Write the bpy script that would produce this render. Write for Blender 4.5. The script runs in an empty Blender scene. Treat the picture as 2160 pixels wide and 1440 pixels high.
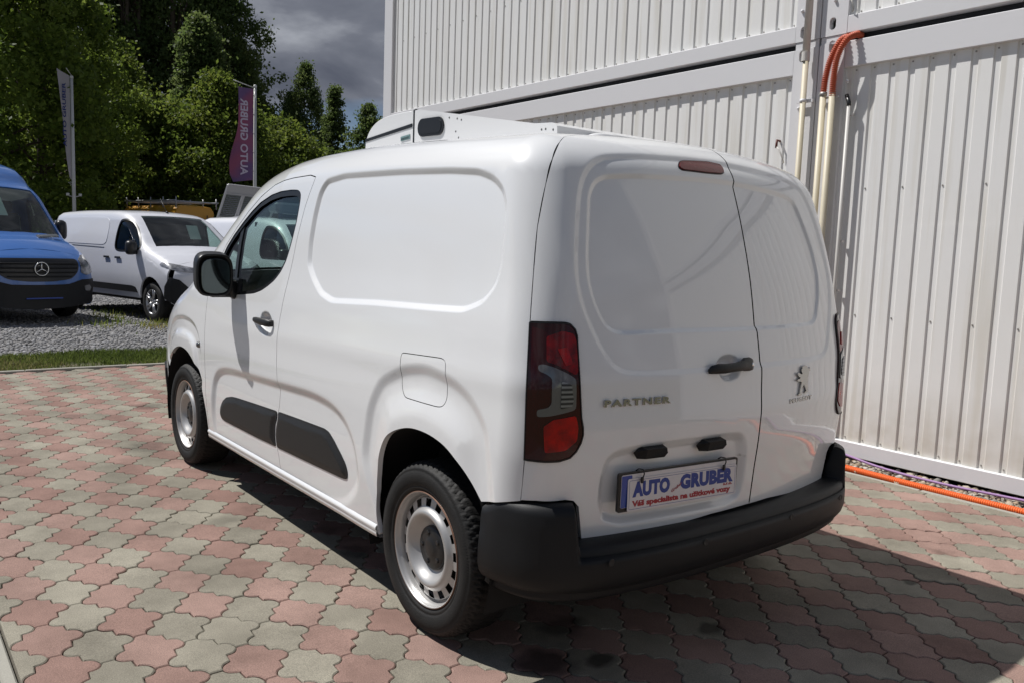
import bpy, math, random
import numpy as np
from mathutils import Matrix, Vector, geometry
rng=np.random.default_rng(7); random.seed(7)
scn=bpy.context.scene
col=scn.collection
R=math.radians
PI=math.pi
# ---------------------------------------------------------------- camera
CAM=np.array([-2.44,2.448,1.394]); YAW,PITCH,ROLL=.66896,.10817,.0364
def cam_axes():
    f=np.array([math.cos(PITCH)*math.cos(YAW),-math.cos(PITCH)*math.sin(YAW),-math.sin(PITCH)])
    r=np.array([-math.sin(YAW),-math.cos(YAW),0.]); u=np.cross(r,f)
    c,s=math.cos(ROLL),math.sin(ROLL)
    return c*r+s*u,-s*r+c*u,f
_r,_u,_f=cam_axes()
cd=bpy.data.cameras.new('camera'); cd.sensor_width=36; cd.lens=1742.4/2160*36; cd.clip_start=.05; cd.clip_end=2000
cam=bpy.data.objects.new('camera',cd); col.objects.link(cam)
cam.matrix_world=Matrix(((_r[0],_u[0],-_f[0],CAM[0]),(_r[1],_u[1],-_f[1],CAM[1]),(_r[2],_u[2],-_f[2],CAM[2]),(0,0,0,1)))
scn.camera=cam
# ---------------------------------------------------------------- light
SUN=Vector((.51,.40,1.0)).normalized()
sd=bpy.data.lights.new('sun','SUN'); sd.energy=4.3; sd.angle=R(.53); sd.color=(1,.975,.94)
so=bpy.data.objects.new('sun',sd); col.objects.link(so); so.rotation_euler=SUN.to_track_quat('Z','Y').to_euler()
w=bpy.data.worlds.new('World'); scn.world=w; w.use_nodes=True
def world():
    nt=w.node_tree; N=nt.nodes; L=nt.links; N.clear()
    out=N.new('ShaderNodeOutputWorld'); bg=N.new('ShaderNodeBackground'); bg.inputs[1].default_value=.056
    sky=N.new('ShaderNodeTexSky'); sky.sky_type='NISHITA'; sky.sun_disc=False
    sky.sun_elevation=math.asin(SUN.z); sky.sun_rotation=math.atan2(SUN.x,SUN.y); sky.air_density=.9; sky.dust_density=.0; sky.ozone_density=3.0; sky.altitude=200
    tc=N.new('ShaderNodeTexCoord'); sp=N.new('ShaderNodeSeparateXYZ'); L.new(tc.outputs['Generated'],sp.inputs[0])
    # cloud deck: direction projected on a flat layer
    mx=N.new('ShaderNodeMath'); mx.operation='MAXIMUM'; L.new(sp.outputs[2],mx.inputs[0]); mx.inputs[1].default_value=.0
    ad=N.new('ShaderNodeMath'); ad.operation='ADD'; L.new(mx.outputs[0],ad.inputs[0]); ad.inputs[1].default_value=.32
    dv=N.new('ShaderNodeVectorMath'); dv.operation='DIVIDE'; L.new(tc.outputs['Generated'],dv.inputs[0])
    cb=N.new('ShaderNodeCombineXYZ')
    for i in range(3): L.new(ad.outputs[0],cb.inputs[i])
    L.new(cb.outputs[0],dv.inputs[1])
    mp=N.new('ShaderNodeMapping'); L.new(dv.outputs[0],mp.inputs[0]); mp.inputs['Location'].default_value=CLOUD_LOC
    n1=N.new('ShaderNodeTexNoise'); n1.inputs['Scale'].default_value=.9; n1.inputs['Detail'].default_value=7; n1.inputs['Roughness'].default_value=.5; L.new(mp.outputs[0],n1.inputs[0])
    n2=N.new('ShaderNodeTexNoise'); n2.inputs['Scale'].default_value=3.1; n2.inputs['Detail'].default_value=7; n2.inputs['Roughness'].default_value=.5;n2.inputs['Distortion'].default_value=.25; L.new(mp.outputs[0],n2.inputs[0])
    cov=N.new('ShaderNodeValToRGB'); L.new(n1.outputs[0],cov.inputs[0]); cov.color_ramp.elements[0].position=.36; cov.color_ramp.elements[1].position=.47
    # cloud colour: dark undersides to bright tops
    cr=N.new('ShaderNodeValToRGB'); L.new(n2.outputs[0],cr.inputs[0]); e=cr.color_ramp.elements
    e[0].position=.36; e[0].color=(1.55,1.72,2.25,1); e[1].position=.66; e[1].color=(6.0,6.3,7.0,1)
    m=e.new(.50); m.color=(2.6,2.8,3.4,1)
    mix=N.new('ShaderNodeMixRGB'); L.new(cov.outputs[0],mix.inputs[0]); L.new(sky.outputs[0],mix.inputs[1]); L.new(cr.outputs[0],mix.inputs[2])
    L.new(mix.outputs[0],bg.inputs[0]); L.new(bg.outputs[0],out.inputs[0])
CLOUD_LOC=(2.85,8.85,0.)
world()
scn.view_settings.view_transform='Standard'; scn.view_settings.look='None'; scn.view_settings.gamma=1; scn.view_settings.use_curve_mapping=False
scn.view_settings.exposure=0.22
# ---------------------------------------------------------------- helpers
def tag(o,label=None,cat=None,group=None,kind=None):
    if label: o['label']=label
    if cat: o['category']=cat
    if group: o['group']=group
    if kind: o['kind']=kind
    return o
def empty(name,loc=(0,0,0),rz=0,parent=None):
    o=bpy.data.objects.new(name,None); col.objects.link(o); o.location=loc; o.rotation_euler=(0,0,rz); o.empty_display_size=.1
    if parent: o.parent=parent
    return o
def mobj(name,V,F,mat=None,parent=None,smooth=False,N=None,mi=None,kind=None):
    me=bpy.data.meshes.new(name)
    me.from_pydata([tuple(v) for v in V] if not isinstance(V,np.ndarray) else V.tolist(),[],F if not isinstance(F,np.ndarray) else F.tolist())
    mats=mat if isinstance(mat,(list,tuple)) else [mat]
    for m in mats:
        if m: me.materials.append(m)
    if mi is not None: me.polygons.foreach_set('material_index',np.array(mi,dtype=np.int32))
    if smooth or N is not None: me.polygons.foreach_set('use_smooth',np.ones(len(me.polygons),dtype=bool))
    me.update()
    if N is not None: me.normals_split_custom_set_from_vertices(np.asarray(N).tolist())
    o=bpy.data.objects.new(name,me); col.objects.link(o)
    if parent: o.parent=parent
    if kind: o['kind']=kind
    return o
class MB:
    """collects geometry for ONE mesh object"""
    def __init__(s): s.V=[]; s.F=[]; s.S=[]
    def add(s,V,F,sm=False):
        b=len(s.V); s.V+= [tuple(v) for v in V]; s.F+=[tuple(int(i)+b for i in f) for f in F]; s.S+=[sm]*len(F); return s
    def box(s,c,d,rz=0,bev=0,ry=0,rx=0):
        x,y,z=[q/2 for q in d]
        if bev>0:
            b=min(bev,x*.9,y*.9,z*.9); V=[]
            for sx in (-1,1):
                for sy in (-1,1):
                    for sz in (-1,1):
                        V+=[(sx*(x-b),sy*(y-b),sz*z),(sx*(x-b),sy*y,sz*(z-b)),(sx*x,sy*(y-b),sz*(z-b))]
            idx=lambda sx,sy,sz,k:((sx>0)*4+(sy>0)*2+(sz>0))*3+k
            F=[]
            for sz in (-1,1): F.append([idx(a,bb,sz,0) for a,bb in ((-1,-1),(1,-1),(1,1),(-1,1))][::sz])
            for sy in (-1,1): F.append([idx(a,sy,c_,1) for a,c_ in ((-1,-1),(1,-1),(1,1),(-1,1))][::-sy])
            for sx in (-1,1): F.append([idx(sx,a,c_,2) for a,c_ in ((-1,-1),(1,-1),(1,1),(-1,1))][::sx])
            for sx in (-1,1):
                for sy in (-1,1):
                    for sz in (-1,1): F.append([idx(sx,sy,sz,k) for k in ((0,1,2) if sx*sy*sz<0 else (2,1,0))])
            for a in (-1,1):
                for b2 in (-1,1):
                    F.append([idx(-1,a,b2,0),idx(1,a,b2,0),idx(1,a,b2,1),idx(-1,a,b2,1)][::-a*b2])
                    F.append([idx(a,-1,b2,0),idx(a,1,b2,0),idx(a,1,b2,2),idx(a,-1,b2,2)][::a*b2])
                    F.append([idx(a,b2,-1,1),idx(a,b2,1,1),idx(a,b2,1,2),idx(a,b2,-1,2)][::-a*b2])
        else:
            V=[(sx*x,sy*y,sz*z) for sx in (-1,1) for sy in (-1,1) for sz in (-1,1)]
            F=[(0,1,3,2),(4,6,7,5),(0,4,5,1),(2,3,7,6),(0,2,6,4),(1,5,7,3)]
        M=Matrix.Translation(Vector(c))@Matrix.Rotation(rz,4,'Z')@Matrix.Rotation(ry,4,'Y')@Matrix.Rotation(rx,4,'X')
        return s.add([tuple(M@Vector(v)) for v in V],F)
    def tube(s,pts,rad,n=8,caps=True,sm=True,flat=None):
        pts=[Vector(p) for p in pts]; V=[];F=[]
        rad=[rad]*len(pts) if not hasattr(rad,'__len__') else rad
        up=Vector((0,0,1)); t0=(pts[1]-pts[0]).normalized()
        if abs(t0.dot(up))>.95: up=Vector((1,0,0))
        nrm=t0.cross(up).normalized()
        for i,p in enumerate(pts):
            t=(pts[min(i+1,len(pts)-1)]-pts[max(i-1,0)]).normalized()
            nrm=(nrm-t*nrm.dot(t)).normalized(); b=t.cross(nrm)
            for k in range(n):
                a=2*PI*k/n; V.append(p+nrm*math.cos(a)*rad[i]+b*math.sin(a)*rad[i])
        for i in range(len(pts)-1):
            for k in range(n): F.append((i*n+k,i*n+(k+1)%n,(i+1)*n+(k+1)%n,(i+1)*n+k))
        if caps: F.append(tuple(range(n))[::-1]); F.append(tuple((len(pts)-1)*n+k for k in range(n)))
        return s.add(V,F,sm)
    def lathe(s,prof,c=(0,0,0),n=48,axis='y',sm=True,caps=False):
        V=[];F=[]
        for r,d in prof:
            for k in range(n):
                a=2*PI*k/n; ca,sa=math.cos(a)*r,math.sin(a)*r
                V.append((c[0]+ca,c[1]+d,c[2]+sa) if axis=='y' else (c[0]+ca,c[1]+sa,c[2]+d) if axis=='z' else (c[0]+d,c[1]+ca,c[2]+sa))
        m=len(prof)
        for i in range(m-1):
            for k in range(n): F.append((i*n+k,i*n+(k+1)%n,(i+1)*n+(k+1)%n,(i+1)*n+k))
        if caps: F.append(tuple(range(n))); F.append(tuple((m-1)*n+k for k in range(n)))
        return s.add(V,F,sm)
    def prism(s,poly,d0,d1,f):
        """poly 2d -> f(u,v,d) 3d, extruded from d0 to d1"""
        n=len(poly); V=[f(u,v,d0) for u,v in poly]+[f(u,v,d1) for u,v in poly]
        F=[tuple(range(n)),tuple(range(2*n-1,n-1,-1))]+[(i,i+n,(i+1)%n+n,(i+1)%n) for i in range(n)]
        return s.add(V,F)
    def build(s,name,mat,parent=None,kind=None,recalc=True):
        me=bpy.data.meshes.new(name); me.from_pydata(s.V,[],s.F)
        if mat: me.materials.append(mat)
        me.polygons.foreach_set('use_smooth',np.array(s.S,dtype=bool))
        if recalc:
            import bmesh
            bm=bmesh.new(); bm.from_mesh(me); bmesh.ops.recalc_face_normals(bm,faces=bm.faces); bm.to_mesh(me); bm.free()
        me.update()
        o=bpy.data.objects.new(name,me); col.objects.link(o)
        if parent: o.parent=parent
        if kind: o['kind']=kind
        return o
def copy_tree(o,parent=None):
    c=o.copy(); col.objects.link(c)
    if parent: c.parent=parent
    for ch in list(o.children): copy_tree(ch,c)
    return c
# ---------------------------------------------------------------- materials
def mat(name,base,rough=.5,metal=0,coat=0,spec=.5,noise=None,bump=None,rnd=0,trans=0,coatr=.03,ior=1.5,emit=None,alpha=None):
    """noise=(scale,amount,color2) colour mottling; bump=(scale,strength)"""
    m=bpy.data.materials.new(name); m.use_nodes=True; nt=m.node_tree; N=nt.nodes; L=nt.links
    p=N['Principled BSDF']; p.inputs['Base Color'].default_value=(*base,1); p.inputs['Roughness'].default_value=rough; p.inputs['Metallic'].default_value=metal
    p.inputs['Coat Weight'].default_value=coat; p.inputs['Coat Roughness'].default_value=coatr; p.inputs['Specular IOR Level'].default_value=spec; p.inputs['IOR'].default_value=ior
    p.inputs['Transmission Weight'].default_value=trans
    if alpha is not None: p.inputs['Alpha'].default_value=alpha
    src=None
    if noise or bump:
        tc=N.new('ShaderNodeTexCoord')
    if noise:
        n=N.new('ShaderNodeTexNoise'); n.inputs['Scale'].default_value=noise[0]; n.inputs['Detail'].default_value=8; n.inputs['Roughness'].default_value=.62; L.new(tc.outputs['Object'],n.inputs[0])
        r=N.new('ShaderNodeValToRGB'); r.color_ramp.elements[0].position=.5-noise[1]; r.color_ramp.elements[1].position=.5+noise[1]
        r.color_ramp.elements[0].color=(*base,1); r.color_ramp.elements[1].color=(*noise[2],1)
        L.new(n.outputs[0],r.inputs[0]); src=r.outputs[0]
    if rnd:
        oi=N.new('ShaderNodeObjectInfo'); hs=N.new('ShaderNodeHueSaturation'); mr=N.new('ShaderNodeMapRange'); mr.inputs[3].default_value=1-rnd; mr.inputs[4].default_value=1+rnd
        L.new(oi.outputs['Random'],mr.inputs[0]); L.new(mr.outputs[0],hs.inputs['Value'])
        if src: L.new(src,hs.inputs['Color'])
        else: hs.inputs['Color'].default_value=(*base,1)
        src=hs.outputs[0]
    if src: L.new(src,p.inputs['Base Color'])
    if bump:
        n=N.new('ShaderNodeTexNoise'); n.inputs['Scale'].default_value=bump[0]; n.inputs['Detail'].default_value=6; L.new(tc.outputs['Object'],n.inputs[0])
        b=N.new('ShaderNodeBump'); b.inputs['Strength'].default_value=bump[1]; b.inputs['Distance'].default_value=.005; L.new(n.outputs[0],b.inputs['Height']); L.new(b.outputs[0],p.inputs['Normal'])
    if emit: p.inputs['Emission Color'].default_value=(*emit,1); p.inputs['Emission Strength'].default_value=1
    return m
def glass_mat(name,tint,rough=0.0,f0=.04):
    m=bpy.data.materials.new(name); m.use_nodes=True; nt=m.node_tree; N=nt.nodes; L=nt.links; N.clear()
    o=N.new('ShaderNodeOutputMaterial'); t=N.new('ShaderNodeBsdfTransparent'); t.inputs[0].default_value=(*tint,1)
    g=N.new('ShaderNodeBsdfGlossy'); g.inputs['Roughness'].default_value=rough
    lw=N.new('ShaderNodeLayerWeight'); lw.inputs[0].default_value=.5
    pw=N.new('ShaderNodeMath'); pw.operation='POWER'; pw.inputs[1].default_value=5; L.new(lw.outputs['Facing'],pw.inputs[0])
    fr=N.new('ShaderNodeMath'); fr.operation='MULTIPLY_ADD'; fr.inputs[1].default_value=.93; fr.inputs[2].default_value=f0+.03; L.new(pw.outputs[0],fr.inputs[0])
    mx=N.new('ShaderNodeMixShader'); L.new(fr.outputs[0],mx.inputs[0]); L.new(t.outputs[0],mx.inputs[1]); L.new(g.outputs[0],mx.inputs[2]); L.new(mx.outputs[0],o.inputs[0])
    return m
M={}
M['white']=mat('white_paint',(.815,.82,.825),rough=.30,coat=1,coatr=.012)
M['white'].node_tree.nodes['Principled BSDF'].inputs['Coat IOR'].default_value=1.6
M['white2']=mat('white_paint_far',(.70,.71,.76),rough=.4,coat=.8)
M['plastic']=mat('charcoal_plastic',(.0075,.008,.009),rough=.50,spec=.3,bump=(900,.15),noise=(4,.2,(.010,.0105,.012)))
M['clad']=mat('cladding_plastic',(.009,.0092,.0098),rough=.5,bump=(900,.15))
M['black']=mat('black_plastic',(.012,.012,.013),rough=.35)
M['seal']=mat('black_rubber_seal',(.010,.010,.011),rough=.38)
M['dark']=mat('dark_underbody',(.008,.008,.008),rough=.9)
M['tyre']=mat('tyre_rubber',(.011,.011,.011),rough=.66,spec=.35,noise=(14,.25,(.020,.019,.018)),bump=(160,.3))
M['rim']=mat('silver_steel',(.42,.415,.41),rough=.42,metal=.55,noise=(7,.25,(.50,.49,.475)),coat=.15,coatr=.2)
M['rust']=mat('rust_edge',(.20,.10,.06),rough=.7)
M['glass']=glass_mat('window_glass',(.66,.80,.76))
M['glass2']=glass_mat('windscreen_glass',(.66,.78,.74))
M['mirrorface']=mat('mirror_face',(.10,.12,.12),rough=.06,metal=.9)
M['chrome']=mat('chrome',(.80,.80,.80),rough=.12,metal=1)
M['lamp_dark']=mat('dark_red_lens',(.036,.0012,.002),rough=.12,spec=.2,coat=.55,coatr=.02)
M['lamp_red']=mat('red_lens',(.46,.004,.004),rough=.12,spec=.2,coat=.5,coatr=.02,noise=(25,.15,(.20,.004,.006)))
M['lamp_red2']=mat('deep_red_lens',(.26,.002,.004),rough=.12,spec=.2,coat=.5,coatr=.02,noise=(30,.12,(.10,.003,.005)))
M['lamp_clear']=mat('clear_lens',(.13,.13,.135),rough=.10,coat=1,coatr=.02,metal=.3)
M['cabin']=mat('cabin_trim',(.035,.036,.038),rough=.75)
M['cabin2']=mat('cabin_grey',(.10,.10,.10),rough=.8)
M['seat']=mat('seat_cloth',(.03,.032,.038),rough=.95,bump=(300,.3))
M['paper']=mat('paper',(.8,.8,.78),rough=.8)
M['blue']=mat('plate_blue',(.008,.05,.32),rough=.3,coat=.5)
M['plate']=mat('plate_white',(.74,.70,.70),rough=.4,noise=(30,.2,(.66,.62,.62)))
M['ink_blue']=mat('ink_blue',(.03,.055,.26),rough=.5)
M['ink_red']=mat('ink_red',(.36,.02,.03),rough=.5)
M['unit']=mat('unit_white',(.74,.74,.74),rough=.35,coat=.4)
M['plate_alu']=mat('bare_aluminium',(.62,.62,.63),rough=.38,metal=.25)
M['badge']=mat('badge_chrome',(.42,.41,.39),rough=.16,metal=1)
M['teal']=mat('teal_sticker',(.16,.26,.26),rough=.5)
# ---------------------------------------------------------------- splines, polygons
def pchip(xs,ys):
    xs=np.array(xs,float);ys=np.array(ys,float);h=np.diff(xs);d=np.diff(ys)/h
    m=np.zeros(len(xs));m[0]=d[0];m[-1]=d[-1]
    for i in range(1,len(xs)-1):
        if d[i-1]*d[i]>0:
            w1=2*h[i]+h[i-1];w2=h[i]+2*h[i-1];m[i]=(w1+w2)/(w1/d[i-1]+w2/d[i])
    def f(x):
        x=np.asarray(x,float); i=np.clip(np.searchsorted(xs,x)-1,0,len(h)-1)
        xc=np.clip(x,xs[0],xs[-1]); t=(xc-xs[i])/h[i]
        v=ys[i]*(1+2*t)*(1-t)**2+h[i]*m[i]*t*(1-t)**2+ys[i+1]*t*t*(3-2*t)+h[i]*m[i+1]*t*t*(t-1)
        return v+np.where(x<xs[0],m[0]*(x-xs[0]),0)+np.where(x>xs[-1],m[-1]*(x-xs[-1]),0)
    return f
def sstep(t): t=np.clip(t,0,1); return t*t*(3-2*t)
def ramp(t,e=.12):
    'straight slope with short rounded ends'
    t=np.clip(t,0,1); k=1/(1-e); a=np.where(t<e,t*t/(2*e),t-e/2); return np.where(t>1-e,1-e-(1-t)**2/(2*e)+0*t,a)*1.0/(1-e)
def inside(P,poly):
    x,y=P[:,0],P[:,1]; c=np.zeros(len(P),bool); n=len(poly)
    for i in range(n):
        x1,y1=poly[i]; x2,y2=poly[(i+1)%n]
        if y1==y2: continue
        k=((y1>y)!=(y2>y))&(x<(x2-x1)*(y-y1)/(y2-y1)+x1); c^=k
    return c
def sdist(P,poly):
    """signed distance, positive inside"""
    P=np.asarray(P,float); poly=np.asarray(poly,float); d=np.full(len(P),1e9); n=len(poly)
    for i in range(n):
        a=poly[i]; b=poly[(i+1)%n]; e=b-a; L2=e@e
        if L2<1e-16: continue
        t=np.clip(((P-a)@e)/L2,0,1); q=P-a-t[:,None]*e; d=np.minimum(d,(q*q).sum(1))
    d=np.sqrt(d); return np.where(inside(P,poly),d,-d)
def smooth_poly(poly,n=160,sig=1.5):
    """rounded closed polygon, resampled evenly"""
    p=resample(poly,None,n); k=np.arange(-8,9); g=np.exp(-k*k/(2*sig*sig)); g/=g.sum()
    q=sum(np.roll(p,-i,axis=0)*w_ for i,w_ in zip(k,g)); return q
def resample(poly,d=None,n=None):
    p=np.asarray(poly,float); q=np.vstack([p,p[:1]]); s=np.r_[0,np.cumsum(np.linalg.norm(np.diff(q,axis=0),axis=1))]
    if n is None: n=max(8,int(s[-1]/d))
    t=np.linspace(0,s[-1],n,endpoint=False); return np.stack([np.interp(t,s,q[:,k]) for k in range(p.shape[1])],1)
def densify(poly,d):
    """keeps the corners, adds points between"""
    p=np.asarray(poly,float); out=[]
    for i in range(len(p)):
        a,b=p[i],p[(i+1)%len(p)]; k=max(1,int(np.ceil(np.linalg.norm(b-a)/d)))
        for j in range(k): out.append(a+(b-a)*j/k)
    return np.array(out)
def area(poly): x,y=poly[:,0],poly[:,1]; return .5*np.sum(x*np.roll(y,-1)-y*np.roll(x,-1))
def inset(poly,d):
    """moves a dense polygon inwards by d"""
    p=np.asarray(poly,float); s=1 if area(p)>0 else -1
    e=np.roll(p,-1,0)-np.roll(p,1,0); e/=np.maximum(np.linalg.norm(e,axis=1,keepdims=True),1e-9)
    return p+s*d*np.stack([-e[:,1],e[:,0]],1)
def spline(pts,n=12):
    """open Catmull-Rom through points"""
    p=np.asarray(pts,float); p=np.vstack([2*p[0]-p[1],p,2*p[-1]-p[-2]]); out=[]
    for i in range(1,len(p)-2):
        for t in np.linspace(0,1,n,endpoint=False):
            a,b,c,d=p[i-1],p[i],p[i+1],p[i+2]
            out.append(.5*((2*b)+(-a+c)*t+(2*a-5*b+4*c-d)*t*t+(-a+3*b-3*c+d)*t**3))
    out.append(p[-2]); return np.array(out)
# ---------------------------------------------------------------- implicit bodies and surface patches
def rnd2(a,b,r): return np.minimum(np.maximum(a+r,b+r),0)+np.hypot(np.maximum(a+r,0),np.maximum(b+r,0))-r
class Dom:
    """pencil of rays: o(u,v), d(u,v); surface point = first zero of F along the ray"""
    def __init__(s,F,kind,O=None,zc=.65,rmax=2.2): s.F=F; s.kind=kind; s.O=O; s.zc=zc; s.rmax=rmax
    def ray(s,U):
        u,v=U[:,0],U[:,1]; z=np.zeros(len(U))
        if s.kind=='side': return np.stack([u,z,z+s.zc],1),np.stack([z,np.cos(v),np.sin(v)],1)
        sg=-1. if s.kind=='rear' else 1.
        d=np.stack([z+sg,u,v],1); return np.tile(np.array(s.O,float),(len(U),1)),d
    def solve(s,U):
        o,d=s.ray(U); lo=np.full(len(U),.02); hi=np.full(len(U),s.rmax); 
        for _ in range(24):
            m=(lo+hi)/2; q=o+d*m[:,None]; k=s.F(q[:,0],q[:,1],q[:,2])<0; lo=np.where(k,m,lo); hi=np.where(k,hi,m)
        return o+d*((lo+hi)/2)[:,None]
    def inv(s,P):
        P=np.atleast_2d(np.asarray(P,float))
        if s.kind=='side': return np.stack([P[:,0],np.arctan2(P[:,2]-s.zc,P[:,1])],1)
        sg=-1. if s.kind=='rear' else 1.; t=(P[:,0]-s.O[0])*sg
        return np.stack([(P[:,1]-s.O[1])/t,(P[:,2]-s.O[2])/t],1)
    def normal(s,P,e=2e-3):
        g=np.stack([s.F(P[:,0]+a,P[:,1]+b,P[:,2]+c)-s.F(P[:,0]-a,P[:,1]-b,P[:,2]-c) for a,b,c in ((e,0,0),(0,e,0),(0,0,e))],1)
        return g/np.maximum(np.linalg.norm(g,axis=1,keepdims=True),1e-12)
def patch(dom,outline,holes=(),sp=.02,fine=None,fsp=.009,disp=None,flange=.015,uscale=1.0,bsp=.012,rings=()):
    """triangulated piece of the surface; outline and holes are closed polygons in the domain; disp(P)->offset along normal.
    fine = list of (polygon, width): bands meshed finely"""
    out=densify(outline,bsp); hs=[densify(h,bsp) for h in holes]
    lo,hi=out.min(0),out.max(0)
    def grid(s_):
        gx,gy=np.meshgrid(np.arange(lo[0]+s_/2,hi[0],s_),np.arange(lo[1]+s_/2,hi[1],s_)); G=np.stack([gx.ravel(),gy.ravel()],1)
        return G+rng.uniform(-.05,.05,G.shape)*s_
    def clear(G,m):
        k=inside(G,out)
        G=G[k]; d=np.abs(sdist(G,out)); G=G[d>m]
        for h in hs: G=G[sdist(G,h)<-m]
        return G
    G=clear(grid(sp),min(sp,bsp)*.45)
    if fine:
        fg=grid(fsp); km=np.zeros(len(fg),bool); kg=np.zeros(len(G),bool)
        for pl,wd in fine:
            pl=np.asarray(pl); bb0,bb1=pl.min(0)-wd,pl.max(0)+wd
            for arr,k in ((fg,km),(G,kg)):
                c=np.where((arr>bb0).all(1)&(arr<bb1).all(1))[0]
                if len(c): dd=np.abs(sdist(arr[c],pl)); k[c[dd<wd]]=True
        G=np.vstack([G[~kg],clear(fg[km],fsp*.5)])
    for pts_ in rings:
        lo2,hi2=pts_.min(0)-.03,pts_.max(0)+.03; c=np.where((G>lo2).all(1)&(G<hi2).all(1))[0]
        # thin out grid points that fall among the ring points
        if len(c):
            cell={}
            for q in pts_: cell.setdefault((int(q[0]/.011),int(q[1]/.011)),1)
            drop=[i for i in c if any((int(G[i,0]/.011)+a,int(G[i,1]/.011)+b_) in cell for a in (-1,0,1) for b_ in (-1,0,1))]
            k=np.ones(len(G),bool); k[drop]=False; G=G[k]
    if len(rings):
        pr_=np.vstack([clear(p_,min(sp,bsp)*.35) for p_ in rings]); G=np.vstack([G,pr_])
    loops=[out]+hs; allv=np.vstack(loops+[G]); edges=[]; b=0
    for l in loops: edges+=[(b+i,b+(i+1)%len(l)) for i in range(len(l))]; b+=len(l)
    r=geometry.delaunay_2d_cdt([Vector(v) for v in allv],edges,[],0,1e-7,True)
    V2=np.array([tuple(v) for v in r[0]]); T=np.array([f for f in r[2] if len(f)==3]); orig=r[3]
    cen=V2[T].mean(1); k=inside(cen,out)
    for h in hs: k&=~inside(cen,h)
    T=T[k]
    vmap={}
    for i,og in enumerate(orig):
        for q in og: vmap[q]=i
    def posf(U):
        P=dom.solve(U)
        if disp is not None: P=P+dom.normal(P)*disp(P)[:,None]
        return P
    P=posf(V2); e=1.5e-3
    a=posf(V2+[e,0])-posf(V2-[e,0]); c=posf(V2+[0,e])-posf(V2-[0,e]); N=np.cross(a,c); N/=np.maximum(np.linalg.norm(N,axis=1,keepdims=True),1e-12)
    _,d=dom.ray(V2); s_=np.sign((N*d).sum(1)); s_[s_==0]=1; N*=s_[:,None]
    # orient faces
    fn=np.cross(P[T[:,1]]-P[T[:,0]],P[T[:,2]]-P[T[:,0]]); flip=(fn*N[T[:,0]]).sum(1)<0; T[flip]=T[flip][:,::-1]
    V=[P]; NN=[N]; F=[tuple(map(int,t)) for t in T]; base=len(P)
    if flange:
        st=0
        for li,l in enumerate(loops):
            n=len(l); idx=np.array([vmap.get(st+i,0) for i in range(n)]); st+=n
            Pa=P[idx]; Na=N[idx]; Pb=Pa-Na*flange
            tg=np.roll(Pa,-1,0)-np.roll(Pa,1,0); sn=np.cross(tg,Na); sn/=np.maximum(np.linalg.norm(sn,axis=1,keepdims=True),1e-9)
            vote=((Pa-Pa.mean(0))*sn).sum(1).sum(); want=1 if li==0 else -1
            if vote*want<0: sn=-sn
            V+= [Pa,Pb]; m_=(sn); NN+=[m_,m_]
            for i in range(n): j=(i+1)%n; F.append((base+i,base+j,base+n+j,base+n+i))
            base+=2*n
    return np.vstack(V),F,np.vstack(NN)
def mirror(p):
    V,F,N=p; s=np.array([1,-1,1]); return V*s,[f[::-1] for f in F],N*s
def join(*ps):
    V=[];F=[];N=[];b=0
    for v,f,n in ps: V.append(v);N.append(n);F+=[tuple(i+b for i in q) for q in f]; b+=len(v)
    return np.vstack(V),F,np.vstack(N)
def put(name,p,mt,parent): return mobj(name,p[0],p[1],mt,parent,N=p[2])
# ================================================================ THE WHITE VAN (rear axle at the origin, nose towards +x)
s_z=pchip([.2,.35,.55,.75,.95,1.1,1.3,1.5,1.65,1.8],[.887,.906,.922,.922,.911,.896,.864,.836,.810,.77])
T_x=pchip([-.7,-.5,0,.5,1,1.4,1.7,1.84,2.0,2.13,2.43,2.70,2.95,3.12,3.22,3.4,3.6,3.72,3.80,3.84],
          [1.785,1.803,1.826,1.848,1.860,1.856,1.840,1.827,1.804,1.773,1.632,1.483,1.334,1.228,1.184,1.126,1.037,.945,.795,.546])
R_z=pchip([.3,.45,.64,.79,.98,1.16,1.31,1.52,1.66,1.79],[-.665,-.675,-.69,-.702,-.697,-.668,-.64,-.583,-.535,-.485])
def xx_of(x,ay): return x+.108*np.clip(x-2.,0,1)+.363*ay*ay
def body(x,y,z):
    ay=np.abs(y)
    S=s_z(z)-.05*np.clip(-x,0,1)**2-.10*np.clip(x-2.5,0,2)**2-.114*np.clip(x-3.1,0,1)**2-.121*np.clip(x-1.5,0,2)*np.clip(z-1.1,0,1)
    side=ay-S; xx=xx_of(x,ay); e=1e-3; a=T_x(xx); Tp=(T_x(xx+e)-a)/e
    top=(z-(a-.077*ay*ay))/np.sqrt(1+Tp*Tp)
    rear=(R_z(z)+.17*ay*ay)-x
    return rnd2(rnd2(side,rear,.12),top,.12)
DS=Dom(body,'side'); DR=Dom(body,'rear',O=(.6,0,.95),rmax=2.2); DF=Dom(body,'front',O=(2.3,0,.6),rmax=2.0)
def solve1(fn,lo,hi):
    for _ in range(26):
        m=(lo+hi)/2
        if fn(m)<0: lo=m
        else: hi=m
    return (lo+hi)/2
def xz(x,z):  # side point
    y=solve1(lambda y:float(body(np.array([x]),np.array([y]),np.array([z]))[0]),.1,1.1); return (x,math.atan2(z-.65,y))
def xy(x,y):  # top point
    z=solve1(lambda z:float(body(np.array([x]),np.array([y]),np.array([z]))[0]),.7,2.0); return (x,math.atan2(z-.65,y))
def vsolve(fn,lo,hi,n):
    lo=np.full(n,lo); hi=np.full(n,hi)
    for _ in range(24):
        m=(lo+hi)/2; k=fn(m)<0; lo=np.where(k,m,lo); hi=np.where(k,hi,m)
    return (lo+hi)/2
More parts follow.
